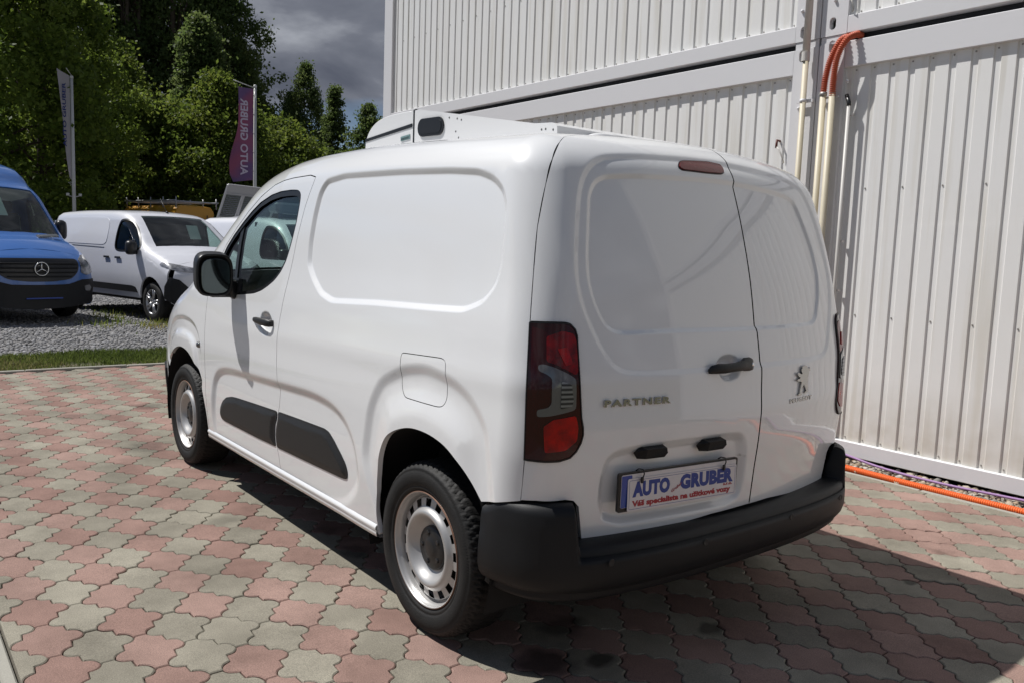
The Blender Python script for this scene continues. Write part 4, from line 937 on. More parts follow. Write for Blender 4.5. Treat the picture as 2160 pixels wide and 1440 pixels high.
for j in range(8):
    for i in range(28):
        x=-3.9+.4*i+(.2 if j%2 else 0); y=2.255+.2*j
        if x>6.9: continue
        if k: o=bpy.data.objects.new('block',me); col.objects.link(o); o.parent=pth
        o.location=(x,y,-.034+rng.normal(0,.001)); k+=1
# gravel strip along the wall
sheet('pebble_bed',-4.2,7.3,-3.12,-2.76,-.02,M['sand'])
def stones(name,n,fx,fy,fz,size,m,sq=.6,label=None,cat=None,tints=True):
    ico=np.array([(0,0,1),(.894,0,.447),(.276,.851,.447),(-.724,.526,.447),(-.724,-.526,.447),(.276,-.851,.447),(.724,.526,-.447),(-.276,.851,-.447),(-.894,0,-.447),(-.276,-.851,-.447),(.724,-.526,-.447),(0,0,-1)])
    tr=[(0,1,2),(0,2,3),(0,3,4),(0,4,5),(0,5,1),(1,6,2),(2,7,3),(3,8,4),(4,9,5),(5,10,1),(1,10,6),(2,6,7),(3,7,8),(4,8,9),(5,9,10)]
    x=fx(n);y=fy(n);s=size*np.exp(rng.normal(0,.28,n)); T=np.array(tr)
    base=ico[None]*(1+rng.uniform(-.25,.25,(n,12,1)))*np.stack([s*rng.uniform(.8,1.3,n),s*rng.uniform(.7,1.1,n),s*sq*rng.uniform(.7,1.2,n)],1)[:,None,:]
    a=rng.uniform(0,2*PI,n); c,s_=np.cos(a)[:,None],np.sin(a)[:,None]; X=base[...,0]*c-base[...,1]*s_; Y=base[...,0]*s_+base[...,1]*c; Z=base[...,2]+base[...,0]*rng.normal(0,.25,(n,1))
    P=np.stack([X+x[:,None],Y+y[:,None],Z+fz(x,y)[:,None]],2).reshape(-1,3)
    F=(T[None]+12*np.arange(n)[:,None,None]).reshape(-1,3)
    o=mobj(name,P,F,m,smooth=size>.012,kind='stuff'); at=o.data.attributes.new('tint','FLOAT','FACE'); at.data.foreach_set('value',np.repeat(rng.random(n),len(tr)))
    if label: tag(o,label,cat)
    return o
def tint_mat(name,cols,rough=.8,trans=False):
    m=bpy.data.materials.new(name); m.use_nodes=True; nt=m.node_tree; N=nt.nodes; L=nt.links; p=N['Principled BSDF']; p.inputs['Roughness'].default_value=rough
    a=N.new('ShaderNodeAttribute'); a.attribute_name='tint'; r=N.new('ShaderNodeValToRGB'); L.new(a.outputs['Fac'],r.inputs[0]); e=r.color_ramp.elements
    for i,c in enumerate(cols):
        t=i/(len(cols)-1)
        if i==0: q=e[0]; q.position=0
        elif i==len(cols)-1: q=e[-1]; q.position=1
        else: q=e.new(t)
        q.color=(*c,1)
    L.new(r.outputs[0],p.inputs['Base Color'])
    if trans:
        out=N['Material Output']; p.inputs['Specular IOR Level'].default_value=.25
        t=N.new('ShaderNodeBsdfTranslucent'); hs=N.new('ShaderNodeHueSaturation'); hs.inputs['Value'].default_value=1.6; hs.inputs['Hue'].default_value=.485; L.new(r.outputs[0],hs.inputs['Color']); L.new(hs.outputs[0],t.inputs[0])
        mx=N.new('ShaderNodeMixShader'); mx.inputs[0].default_value=.55; L.new(p.outputs[0],mx.inputs[1]); L.new(t.outputs[0],mx.inputs[2]); L.new(mx.outputs[0],out.inputs[0])
    return m
M['pebble']=tint_mat('pebbles',[(.30,.22,.14),(.42,.37,.29),(.22,.17,.12),(.50,.48,.44),(.36,.25,.15),(.16,.15,.14),(.45,.42,.36)])
M['gravel']=tint_mat('gravel',[(.10,.10,.105),(.22,.22,.225),(.15,.145,.14),(.30,.30,.31),(.18,.175,.17)])
stones('pebbles',6500,lambda n:rng.uniform(-3.5,4.5,n),lambda n:rng.uniform(-3.10,-2.775,n),lambda x,y:rng.uniform(-.018,.006,len(x)),.0150,M['pebble'],label='mixed brown and white pebbles in the strip along the container wall',cat='pebbles')
# gravel lot and grass verge
def gedge(y): return 8.50-.13*(y-.2)+.10*np.sin(y*2.3)+.05*np.sin(y*6.1)
sheet('gravel_lot',8.0,70,-40,40,-.035,M['lot'])
ny=60; ys=np.linspace(-14,10,ny); V=[];
for y in ys: V+= [(7.205,y,-.005),(8.0,y,-.012),(float(gedge(y))+.12,y,-.024)]
M['turf']=mat('turf_soil',(.045,.060,.018),rough=1,noise=(5,.12,(.11,.085,.055)))
tag(mobj('grass_verge',V,[(3*i+k,3*i+k+1,3*i+4+k,3*i+3+k) for i in range(ny-1) for k in range(2)],M['turf']),kind='structure')
stones('gravel',26000,lambda n:8.35+rng.uniform(0,1,n)**1.5*11,lambda n:rng.uniform(-4.5,4.0,n),lambda x,y:np.full(len(x),-.030)+np.where(x<gedge(y)+.1,-.03,0),.019,M['gravel'],label='loose grey gravel covering the parking lot',cat='gravel')
def blades(name,n,fx,fy,h0,h1,m,label,cat,wd=.0045,z0=-.02,lean=.5):
    x=fx(n);y=fy(n); k=np.ones(n,bool); h=rng.uniform(h0,h1,n); a=rng.uniform(0,2*PI,n); ln=rng.normal(0,lean,n)*h; b=rng.uniform(0,2*PI,n); w_=wd*rng.uniform(.6,1.4,n)
    P=np.zeros((n,5,3)); dx,dy=np.cos(a)*w_,np.sin(a)*w_; lx,ly=np.cos(b)*ln,np.sin(b)*ln
    P[:,0]=np.stack([x-dx,y-dy,np.full(n,z0)],1); P[:,1]=np.stack([x+dx,y+dy,np.full(n,z0)],1)
    P[:,2]=np.stack([x+dx*.8+lx*.4,y+dy*.8+ly*.4,z0+h*.6],1); P[:,3]=np.stack([x-dx*.8+lx*.4,y-dy*.8+ly*.4,z0+h*.6],1); P[:,4]=np.stack([x+lx,y+ly,z0+h],1)
    F=[]; 
    for i in range(n): q=5*i; F.append((q,q+1,q+2,q+3)); F.append((q+3,q+2,q+4))
    o=mobj(name,P.reshape(-1,3),F,m,kind='stuff'); t=np.clip(.45+.35*np.sin(x*1.7+y*1.1)*np.sin(y*2.2-x)+rng.normal(0,.16,n),0,1); at=o.data.attributes.new('tint','FLOAT','FACE'); at.data.foreach_set('value',np.repeat(t,2)); tag(o,label,cat); return o
M['grass']=tint_mat('grass_blades',[(.042,.068,.014),(.062,.092,.020),(.088,.115,.030),(.16,.14,.065)],rough=.6,trans=True)
def gx(n):
    return 7.21+rng.uniform(0,1,n)*1.42
xg=gx(46000); yg=rng.uniform(-3.5,4.0,46000)
nz=np.sin(xg*3.1+1.3*np.sin(yg*2.1))*np.sin(yg*2.7+.9*xg)+.4*np.sin(yg*7+xg*5); bare=(nz<-.55)&(xg<8.05); kk=(xg<gedge(yg)+.05)&(~bare|(rng.random(46000)<.16)); xg=xg[kk]; yg=yg[kk]
blades('grass',len(xg),lambda n:xg,lambda n:yg,.02,.075,M['grass'],'short green grass on the verge between paving and gravel','grass')
ws_=[]
for cx,cy,s,n in ((11.9,-.5,.40,140),(12.6,-.9,.4,160),(11.6,-1.2,.3,220),(11.3,-1.5,.3,220),(13.4,-1.0,.5,200),(14.6,-1.3,.5,200),(11.0,-1.9,.3,200),(12.1,-1.55,.2,160)):
    ws_.append(np.stack([cx+rng.normal(0,s,n),cy+rng.normal(0,s*.4,n)],1))
ws_=np.vstack(ws_)[::2]; M['weed']=tint_mat('weed_blades',[(.06,.10,.02),(.11,.15,.03),(.22,.22,.06),(.20,.16,.08)],rough=.7,trans=True)
blades('weeds',len(ws_),lambda n:ws_[:,0],lambda n:ws_[:,1],.03,.11,M['weed'],'tufts of yellow green weeds growing in the gravel by the parked vans','weeds',wd=.006,lean=.45)
# ================================================================ CONTAINER BUILDING
M['sheet']=mat('cream_sheet_steel',(.76,.75,.725),rough=.42,coat=.15,noise=(1.3,.3,(.78,.78,.77)),bump=(3,.1))
def streaks(m,zr=(0,.5)):
    nt=m.node_tree; N=nt.nodes; L=nt.links; p=N['Principled BSDF']; src=p.inputs['Base Color'].links[0].from_socket
    g=N.new('ShaderNodeNewGeometry'); mp=N.new('ShaderNodeMapping'); mp.inputs['Scale'].default_value=(14,14,.7); L.new(g.outputs['Position'],mp.inputs[0])
    n=N.new('ShaderNodeTexNoise'); n.inputs['Scale'].default_value=1; n.inputs['Detail'].default_value=5; L.new(mp.outputs[0],n.inputs[0])
    r=N.new('ShaderNodeValToRGB'); r.color_ramp.elements[0].position=.30; r.color_ramp.elements[0].color=(.80,.77,.70,1); r.color_ramp.elements[1].position=.48; r.color_ramp.elements[1].color=(1,1,1,1); L.new(n.outputs[0],r.inputs[0])
    m1=N.new('ShaderNodeMixRGB'); m1.blend_type='MULTIPLY'; m1.inputs[0].default_value=.6; L.new(src,m1.inputs[1]); L.new(r.outputs[0],m1.inputs[2])
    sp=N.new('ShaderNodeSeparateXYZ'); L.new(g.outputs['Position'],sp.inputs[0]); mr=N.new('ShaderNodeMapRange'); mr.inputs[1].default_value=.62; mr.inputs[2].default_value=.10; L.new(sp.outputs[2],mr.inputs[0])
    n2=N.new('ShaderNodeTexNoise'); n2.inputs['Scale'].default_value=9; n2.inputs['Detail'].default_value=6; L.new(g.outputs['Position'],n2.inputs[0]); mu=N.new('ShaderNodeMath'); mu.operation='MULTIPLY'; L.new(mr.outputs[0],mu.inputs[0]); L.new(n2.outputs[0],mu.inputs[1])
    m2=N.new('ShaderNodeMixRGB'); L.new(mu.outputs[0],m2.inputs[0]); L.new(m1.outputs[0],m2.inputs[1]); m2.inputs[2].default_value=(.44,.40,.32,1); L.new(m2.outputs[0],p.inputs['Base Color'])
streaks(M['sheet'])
M['beam']=mat('grey_white_frame',(.66,.66,.675),rough=.45,noise=(3,.3,(.67,.665,.68)),bump=(20,.1))
M['hole']=mat('dark_void',(.006,.006,.006),rough=1)
M['screw']=mat('screw_head',(.34,.33,.31),rough=.5,metal=.5)
M['stain']=mat('rust_stain',(.30,.20,.12),rough=.8)
YB,YR,YV=-3.055,-3.088,-3.0985
def container(x0,x1,z0,z1,zb,zt,label,holes=()):
    r=empty('container',((x0+x1)/2,YB,z0)); tag(r,label,'container','stacked office containers'); ox,oy,oz=r.location
    L=lambda v:(v[0]-ox,v[1]-oy,v[2]-oz)
    pw=.200
    b=MB(); b.box(L(((x0+x1)/2,YB-.05,(z0+zb)/2)),(x1-x0-2*pw,.10,zb-z0),bev=.004); b.build('base_beam',M['beam'],r)
    b=MB(); b.box(L(((x0+x1)/2,YB-.05,(z1+zt)/2)),(x1-x0-2*pw,.10,z1-zt),bev=.004); b.build('top_beam',M['beam'],r)
    for xa in (x0,x1-pw):
        # post face with oval lifting holes
        zs=[z0,z1]; o=[(xa,z0),(xa+pw,z0),(xa+pw,z1),(xa,z1)]
        hh=[h for h in holes if xa<h[0]<xa+pw]
        pts=[Vector(q) for q in o]; ed=[(0,1),(1,2),(2,3),(3,0)]; cells_=[]
        for hx,hz in hh:
            P_=[(hx+u,hz+v) for u,v in rrect(.050,.085,.0245,6)]; b0=len(pts); pts+=[Vector(q) for q in P_]; ed+=[(b0+i,b0+(i+1)%len(P_)) for i in range(len(P_))]; cells_.append(np.array(P_))
        res=geometry.delaunay_2d_cdt(pts,ed,[],0,1e-7,True); VV=[tuple(v) for v in res[0]]; F=[]
        for f in res[2]:
            c=np.mean([VV[i] for i in f],0)[None]
            if any(inside(c,h)[0] for h in cells_): continue
            F.append(tuple(f))
        b=MB(); yp=YB+.001
        b.add([L((u,yp,v)) for u,v in VV],F)
        for h in cells_:
            n=len(h); b.add([L((u,yp,v)) for u,v in h]+[L((u,yp-.05,v)) for u,v in h],[(i,(i+1)%n,n+(i+1)%n,n+i) for i in range(n)])
        b.add([L(v) for v in ((xa,yp,z0),(xa,yp,z1),(xa,YB-.2,z1),(xa,YB-.2,z0))],[(0,1,2,3)]); b.add([L(v) for v in ((xa+pw,yp,z0),(xa+pw,yp,z1),(xa+pw,YB-.2,z1),(xa+pw,YB-.2,z0))],[(0,1,2,3)])
        b.add([L(v) for v in ((xa,yp,z1),(xa+pw,yp,z1),(xa+pw,YB-.2,z1),(xa,YB-.2,z1))],[(0,1,2,3)])
        b.build('corner_post',M['beam'],r,recalc=False)
    # corrugated sheet: wide raised strips, narrow grooves
    xs=[];p=.1325; x=x0+pw-.01
    off=(.629-x)%p; x=x+off-p
    prof=[]
    while x<x1-pw+.02:
        for dx,y in ((0,YR),(.005,YR),(.012,YV),(.046,YV),(.053,YR)): prof.append((x+dx,y))
        x+=p
    prof=[q for q in prof if x0+pw-.012<q[0]<x1-pw+.012]
    prof=[(x0+pw-.012,YR)]+prof+[(x1-pw+.012,YR)]
    V=[L((a,b_,z)) for z in (zb-.01,zt+.01) for a,b_ in prof]; n=len(prof)
    mobj('corrugated_wall',V,[(i,i+1,n+i+1,n+i) for i in range(n-1)],M['sheet'],r)
    # screws in the grooves
    b=MB()
    gx_=[q[0] for q in prof[2::5]]
    for i,x in enumerate(sorted(set(round(q[0],4) for q in prof if q[1]==YV))[::2]):
        for z in ([zb+.022,zt-.022]+([z0+1.005,z0+1.892] if i%2 else [])):
            b.lathe([(0,.006),(.0045,.006),(.0065,.001)],c=L((x+.017,YV,z)),n=6,sm=False)
    b.build('screws',M['screw'],r,kind='stuff')
    # other faces
    b=MB(); D=2.44
    b.add([L(v) for v in ((x0,YB-.2,z0),(x1,YB-.2,z0),(x1,YB-D,z0),(x0,YB-D,z0),(x0,YB-.2,z1),(x1,YB-.2,z1),(x1,YB-D,z1),(x0,YB-D,z1))],[(0,1,2,3),(4,5,6,7),(2,3,7,6),(0,3,7,4),(1,2,6,5)]); b.build('shell',M['sheet'],r)
    b=MB(); b.box(L(((x0+x1)/2,YB-.28,(z0+z1)/2)),(x1-x0-.02,.02,z1-z0-.02)); b.build('backing',M['hole'],r)
    return r
hl_=(.974,1.195)
cL=container(1.072,7.44,.03,2.945,.135,2.765,'lower container standing right behind the foreground van',[(1.205,2.895)])
cR=container(-5.3,1.064,.03,2.945,.135,2.765,'lower container with orange hoses at its corner, on the right',[(.968,2.925)])
cLu=container(1.072,7.44,3.0,5.92,3.12,5.74,'upper container stacked above the white van against dark sky',[(1.208,3.065)])
cRu=container(-5.3,1.064,3.0,5.92,3.12,5.74,'upper container in the top right corner, above the hose ends',[(.976,3.085)])
M['gapd']=mat('gap_shade',(.012,.014,.018),rough=.8)  # near-black strip painted in for the shade of the gap between stacked containers
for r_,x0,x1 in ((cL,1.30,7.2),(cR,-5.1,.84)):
    b=MB(); b.box(((x0+x1)/2-r_.location.x,-.12,2.9725-.03),(x1-x0,.10,.052)); b.build('gap_dark_fill',M['gapd'],r_)
    for xa in ((1.072,1.272),(7.24,7.44)) if r_ is cL else ((.864,1.064),(-5.3,-5.1)):
        b=MB(); b.box(((xa[0]+xa[1])/2-r_.location.x,-.06,2.9725-.03),(.19,.11,.0545)); b.build('corner_casting',M['beam'],r_)
# pipes and hoses
M['pipe']=mat('cream_pipe',(.56,.50,.36),rough=.5,noise=(5,.2,(.60,.54,.42)))
M['pipew']=mat('grey_white_pipe',(.56,.54,.51),rough=.45)
M['hose']=mat('orange_hose',(.50,.075,.020),rough=.55,noise=(9,.3,(.44,.09,.04)))
M['oran']=mat('orange_conduit',(.78,.145,.025),rough=.45)
M['purple']=mat('purple_cable',(.30,.17,.36),rough=.55)
dp_=empty('drainpipe',(1.135,-3.0,0)); tag(dp_,'tall cream drainpipe nearest the container joint, white above the first floor','drainpipe')
b=MB(); b.tube([(0,0,.02),(0,0,2.86)],.021,16); b.build('lower_pipe',M['pipe'],dp_)
b=MB(); b.tube([(.004,0,2.84),(.004,0,4.),(.004,0,5.9)],.027,16); b.tube([(.004,0,2.84),(.004,0,2.905)],.030,16,sm=False); b.build('upper_pipe',M['pipew'],dp_)
for z in (2.56,1.3,.4):
    b=MB(); b.box((0,-.025,z),(.13,.018,.022)); b.tube([(0,0,z-.012),(0,0,z+.012)],.0245,14); b.build('bracket',M['beam'],dp_)
def corr(pts,r,pitch,amp,n=12):
    s=spline(pts,60); L_=np.r_[0,np.cumsum(np.linalg.norm(np.diff(s,axis=0),axis=1))]; k=int(L_[-1]/pitch*4); q=np.linspace(0,L_[-1],k); P=np.stack([np.interp(q,L_,s[:,i]) for i in range(3)],1)
    rad=r+amp*np.array([1,1,-1,-1]*(k//4+1))[:k]; b=MB(); b.tube(P,list(rad),n); return b
for i,(x,lab) in enumerate(((.975,'thin cream conduit pipe, left of two carrying orange hoses up the wall'),(.905,'cream conduit pipe with a long straight orange hose, right of the two'))):
    cp=empty('conduit_pipe',(x,-3.0,0)); tag(cp,lab,'conduit')
    b=MB(); b.tube([(0,0,.02),(0,0,2.60 if i else 2.57)],.022,16); b.build('pipe',M['pipe'],cp)
    P=[(0,0,2.57),(-.01,.015,2.68),(-.035,.03,2.82),(-.085,.02,2.93),(-.12,-.04,2.975),(-.13,-.10,2.975)] if i else [(0,0,2.60),(-.008,.0,2.70),(-.035,.0,2.82),(-.085,-.01,2.93),(-.11,-.05,2.97),(-.12,-.1,2.972)]
    corr(P,.0205,.0125,.0034).build('orange_hose',M['hose'],cp)
    if not i: b=MB(); b.tube([(0,0,2.575),(0,0,2.60)],.026,12); b.box((.028,0,2.588),(.02,.012,.02)); b.build('hose_clamp',M['screw'],cp)
    for z in (2.565,1.25,.4): b=MB(); b.box((-.0,-.03,z),(.07,.02,.014)); b.build('bracket',M['beam'],cp)
cp=empty('thin_pipe',(.79,-3.03,0)); tag(cp,'thin grey white pipe with a black elbow beside the right wall panel','pipe')
b=MB(); b.tube([(0,0,.02),(0,0,2.50)],.0125,10); b.build('pipe',M['pipew'],cp); b=MB(); b.tube([(0,0,2.49),(.0,0,2.51),(.028,-.01,2.57)],.0145,10); b.build('black_elbow',M['black'],cp)
for z in (2.43,1.55,1.2,.5): b=MB(); b.box((-.012,-.02,z),(.03,.03,.014)); b.build('bracket',M['pipew'],cp)
for x,z in ((1.226,3.218),(1.20,2.52),(.965,3.24),(.826,2.664)):
    b=MB(); b.lathe([(0,.016),(.009,.015),(.012,.008),(.012,0)],c=(0,0,0),n=10); r_=cR if x<1.06 and z<3 else cRu if x<1.06 else cLu if z>3 else cL
    o=b.build('bolt',M['beam'],r_); o.location=(x-r_.location.x,.002,z-r_.location.z)
for x,z in ((.86,3.235),(.83,2.55)):
    b=MB(); b.tube([(0,0,0),(-.03,.02,-.03),(-.045,.02,-.09),(-.03,.005,-.10)],.004,6); r_=cRu if z>3 else cR; o=b.build('wire_hook',M['screw'],r_); o.location=(x-r_.location.x,.0,z-r_.location.z)
wr=empty('cable_stub',(1.365,-3.085,2.30)); tag(wr,'short red and white cable end sticking out of the wall above the van','cable end')
b=MB(); b.tube([(0,0,0),(.002,.035,.004),(.002,.04,-.055)],.009,8); b.build('red_sleeve',mat('dark_red',(.10,.02,.015)),wr); b=MB(); b.tube([(-.004,.04,-.05),(-.03,.05,-.07),(-.06,.04,-.14),(-.065,.03,-.165),(-.05,.02,-.17)],.0055,8); b.build('white_wire',M['pipew'],wr)
# ground conduit and cable
oc=corr([(4.2,-2.80,.01),(2.5,-2.80,.01),(1.3,-2.78,.012),(.6,-2.785,.014),(0.,-2.775,.010),(-.5,-2.778,.008),(-1.2,-2.785,.008),(-2.5,-2.79,.01),(-3.6,-2.80,.01)],.0205,.0125,.0034,n=12).build('orange_conduit',M['oran']); tag(oc,'bright orange corrugated conduit lying on the kerb along the wall','conduit')
b=MB(); b.tube(spline([(4.2,-3.0,.10),(2.5,-3.0,.08),(1.3,-3.0,.09),(.7,-2.99,.065),(.3,-2.95,.03),(-.1,-2.935,.022),(-.5,-2.96,.028),(-1.,-2.98,.04),(-2.5,-3.0,.05),(-3.6,-3.0,.04)],10),.0085,10); tag(b.build('purple_cable',M['purple']),'thin purple cable running over the pebbles beside the container base','cable')
# ================================================================ PARKED VEHICLES
M['bluep']=mat('blue_paint',(.030,.125,.40),rough=.35,coat=1)
M['yelp']=mat('yellow_paint',(.62,.30,.02),rough=.4,coat=.5)
M['alloy']=mat('alloy',(.45,.45,.46),rough=.3,metal=.8)
M['lamp_bg']=mat('parked_headlight',(.10,.10,.105),rough=.18,coat=1,metal=.4,noise=(9,.12,(.42,.42,.44)))
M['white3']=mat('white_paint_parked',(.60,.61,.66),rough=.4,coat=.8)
M['gl_bg']=glass_mat('parked_glass',(.60,.74,.69),f0=.07)
M['alu']=mat('truck_aluminium',(.42,.42,.43),rough=.45,metal=.4)
M['greyb']=mat('dark_grey_metal',(.10,.11,.12),rough=.5)
def small_wheel(parent,x,y,r,rimm,spokes=5):
    w_=empty('wheel',(x,y,r),parent=parent); sg=1 if y>0 else -1
    b=MB(); b.lathe([(r*.64,sg*.0),(r*.70,sg*.012),(r*.92,sg*.012),(r*.985,-sg*.02),(r,-sg*.05),(r,-sg*.18),(r*.9,-sg*.21)],n=40); b.build('tyre',M['tyre'],w_)
    b=MB(); b.lathe([(r*.65,sg*.006),(r*.62,sg*.004),(r*.60,-sg*.04),(r*.58,-sg*.12)],n=36); 
    if spokes:
        for k in range(spokes*2):
            a=2*PI*(k//2)/spokes+(.16 if k%2 else -.16); ca,sa=math.cos(a),math.sin(a); p=[(.05*ca,-sg*.012,.05*sa),(r*.62*math.cos(a*1.0),sg*.0,r*.62*math.sin(a))]; b.tube(p,[.022,.015],6)
        b.lathe([(0,-sg*.0),(.06,-sg*.004),(.065,-sg*.03)],n=20)
    else: b.lathe([(r*.60,-sg*.04),(r*.45,-sg*.02),(r*.3,-sg*.035),(0,-sg*.03)],n=32)
    b.build('rim',rimm,w_)
    b=MB(); b.lathe([(r*.6,-sg*.11),(0,-sg*.11)],n=24); b.build('brake_disc',M['dark'],w_)
def far_van(label,cat,loc,rz,paint,L_,hw,S,T,curve,wb,fo,wr,win,ws_x,ws_y,z0=.36,zc=.8,tum=.0,rimm=None,spokes=5,group=None,nose=(0,0)):
    root=empty('parked_van',loc,rz); tag(root,label,cat,group)
    sz=pchip(*S); Tx=pchip(*T)
    def F(x,y,z):
        ay=np.abs(y); xx=x+curve*ay*ay; e=1e-3; a=Tx(xx); tp=(Tx(xx+e)-a)/e
        side=ay-(sz(z)-.10*np.clip(x+.75,0,1)**2*1.2); top=(z-(a-.05*ay*ay))/np.sqrt(1+tp*tp); rear=-L_-x+.03*ay*ay
        return rnd2(rnd2(side,rear,.10),top,.13)
    D=Dom(F,'side',zc=zc,rmax=3.0); DFf=Dom(F,'front',O=(-1.6,0,zc),rmax=3.0)
    def xzp(x,z): y=solve1(lambda y:float(F(np.array([x]),np.array([y]),np.array([z]))[0]),.1,1.4); return (x,math.atan2(z-zc,y))
    def xyp(x,y): z=solve1(lambda z:float(F(np.array([x]),np.array([y]),np.array([z]))[0]),.6,3.2); return (x,math.atan2(z-zc,y))
    xw=lambda q,y:q-curve*y*y
    fx=-.34
    wx=[-fo,-fo-wb]
    def arch(x): return [xzp(x+(wr+.075)*math.cos(t),wr+.02+(wr+.075)*math.sin(t)) for t in np.linspace(0.05,PI-.05,13) if x+(wr+.075)*math.cos(t)<fx-.01]
    (q0,q1),(y0,y1)=ws_x,ws_y   # windscreen: xx of base and top, half widths
    wside=[xyp(xw(q0+(q1-q0)*t,y0+(y1-y0)*t),y0+(y1-y0)*t) for t in np.linspace(0,1,8)]
    wtop=[xyp(xw(q1,y),y) for y in (y1*.6,y1*.3,0)]; wbot=[xyp(xw(q0,y),y) for y in (0,y0*.4,y0*.75)]
    out=[xzp(fx,max(z0,wr+.1))]+[xyp(fx,hw*.80),xyp(fx,hw*.5),xyp(fx,0)]+wbot+wside+wtop
    rx=-L_+.05
    out+=[xyp(rx,0),xyp(rx,hw*.5),xyp(rx,hw*.8)]+[xzp(rx,z0)]+arch(wx[1])[::-1]+arch(wx[0])[::-1]
    out=np.array(out); W=smooth_poly(np.array([xzp(*p) for p in win]),70,1.2)
    sh=patch(D,out,[W],sp=.07,bsp=.05,flange=.03); put('body_shell',join(sh,mirror(sh)),paint,root)
    fl_=[DFf.inv(p)[0] for p in D.solve(np.array([xyp(fx,0),xyp(fx,hw*.5),xyp(fx,hw*.8),xzp(fx,max(z0,wr+.1))]))]
    fo_=np.array(fl_+[DFf.inv((fx,hw*.9,z0))[0],(0,(z0-zc)/1.6)]); fp=patch(DFf,fo_,sp=.05,bsp=.03,flange=0); put('front_end',join(fp,mirror(fp)),paint,root)
    wp_=patch(D,np.array(wbot+wside+wtop),sp=.10,bsp=.06,disp=lambda P:np.full(len(P),-.01),flange=0); put('windscreen',join(wp_,mirror(wp_)),M['gl_bg'],root)
    for f in (lambda p:p,mirror):
        put('side_window',f(patch(D,inset(W,.004),sp=.1,bsp=.03,disp=lambda P:np.full(len(P),-.012),flange=0)),M['gl_bg'],root)
        put('window_seal',f(patch(D,inset(W,-.012),[inset(W,.02)],sp=.05,bsp=.03,disp=lambda P:np.full(len(P),.003),flange=.02)),M['seal'],root)
    b=MB(); b.add([(-L_+.05,-hw+.1,z0),(-L_+.05,hw-.1,z0),(-L_+.05,hw-.1,1.7),(-L_+.05,-hw+.1,1.7)],[(0,1,2,3)]); b.build('rear_wall',paint,root)
    b=MB(); b.box((-L_/2,0,z0+.02),(L_-.7,hw*1.75,.12)); 
    for x in wx:
        for sg in (1,-1):
            A=[(x+(wr+.085)*math.cos(t),wr+.02+(wr+.085)*math.sin(t)) for t in np.linspace(-.2,PI+.2,12)]; n=len(A)
            b.add([(p,sg*y,q) for y in (hw*.6,hw*.955) for p,q in A],[(i,i+1,n+i+1,n+i) for i in range(n-1)]); b.add([(p,sg*hw*.6,q) for p,q in A],[tuple(range(n))])
    b.build('underbody',M['dark'],root,recalc=False)
    for x in wx:
        for sg in (1,-1): small_wheel(root,x,sg*(hw-.045),wr,rimm or M['alloy'],spokes)
    # cabin
    bx=xw(q1,0)-.75; zt_=float(Tx(q1))
    b=MB(); b.box((bx,0,1.1),(.04,hw*1.7,1.2)); b.build('bulkhead',M['cabin'],root)
    b=MB(); b.box((q0-.20,0,float(Tx(q0))-.22),(.55,hw*1.6,.26),bev=.08); b.build('dashboard',M['cabin'],root)
    for y in (hw*.45,-hw*.45):
        b=MB(); b.box((bx+.35,y,zt_-.80),(.2,.46,.75),bev=.06,ry=R(-10)); b.box((bx+.28,y,zt_-.32),(.1,.26,.2),bev=.04); b.build('seat',M['seat'],root)
    def sp3(poly,off,n,m,dom='f',mir=False,sp=.05,sig=1.0,fl=.02,par=None):
        d_=DFf if dom=='f' else D
        if dom=='f': pl=np.array([DFf.inv((surfx(y,z),y,z))[0] for y,z in poly])
        else: pl=np.array([xzp(*p) for p in poly])
        pl=smooth_poly(pl,60,sig) if sig else densify(pl,.03)
        p=patch(d_,pl,sp=sp,bsp=.03,disp=lambda P:np.full(len(P),off),flange=fl); return put(n,mirror(p) if mir else p,m,par or root)
    def surfx(y,z): return solve1(lambda x:float(F(np.array([x]),np.array([y]),np.array([z]))[0]),-1.2,.3)
    return root,dict(F=F,D=D,DF=DFf,xzp=xzp,xyp=xyp,xw=xw,sp3=sp3,surfx=surfx,hw=hw)
def van_mirror(root,x,y,z,w_,h_,m):
    b=MB(); sg=1 if y>0 else -1; V,F=ell_loft([((x,y+sg*w_*.5,z),(0,w_*.40,0),(0,0,h_*.42)),((x+.03,y+sg*w_*.5,z),(0,w_*.5,0),(0,0,h_*.5)),((x+.10,y+sg*w_*.5,z),(0,w_*.46,0),(0,0,h_*.46)),((x+.14,y+sg*w_*.5,z),(0,w_*.25,0),(0,0,h_*.25))],14,3.2); b.add(V,F,True)
    b.box((x+.06,y,z-h_*.35),(.05,.16,.05),bev=.01); b.build('wing_mirror',m,root)
S_exp=([.3,.5,.8,1.1,1.4,1.7,1.9],[.90,.93,.955,.94,.90,.83,.78])
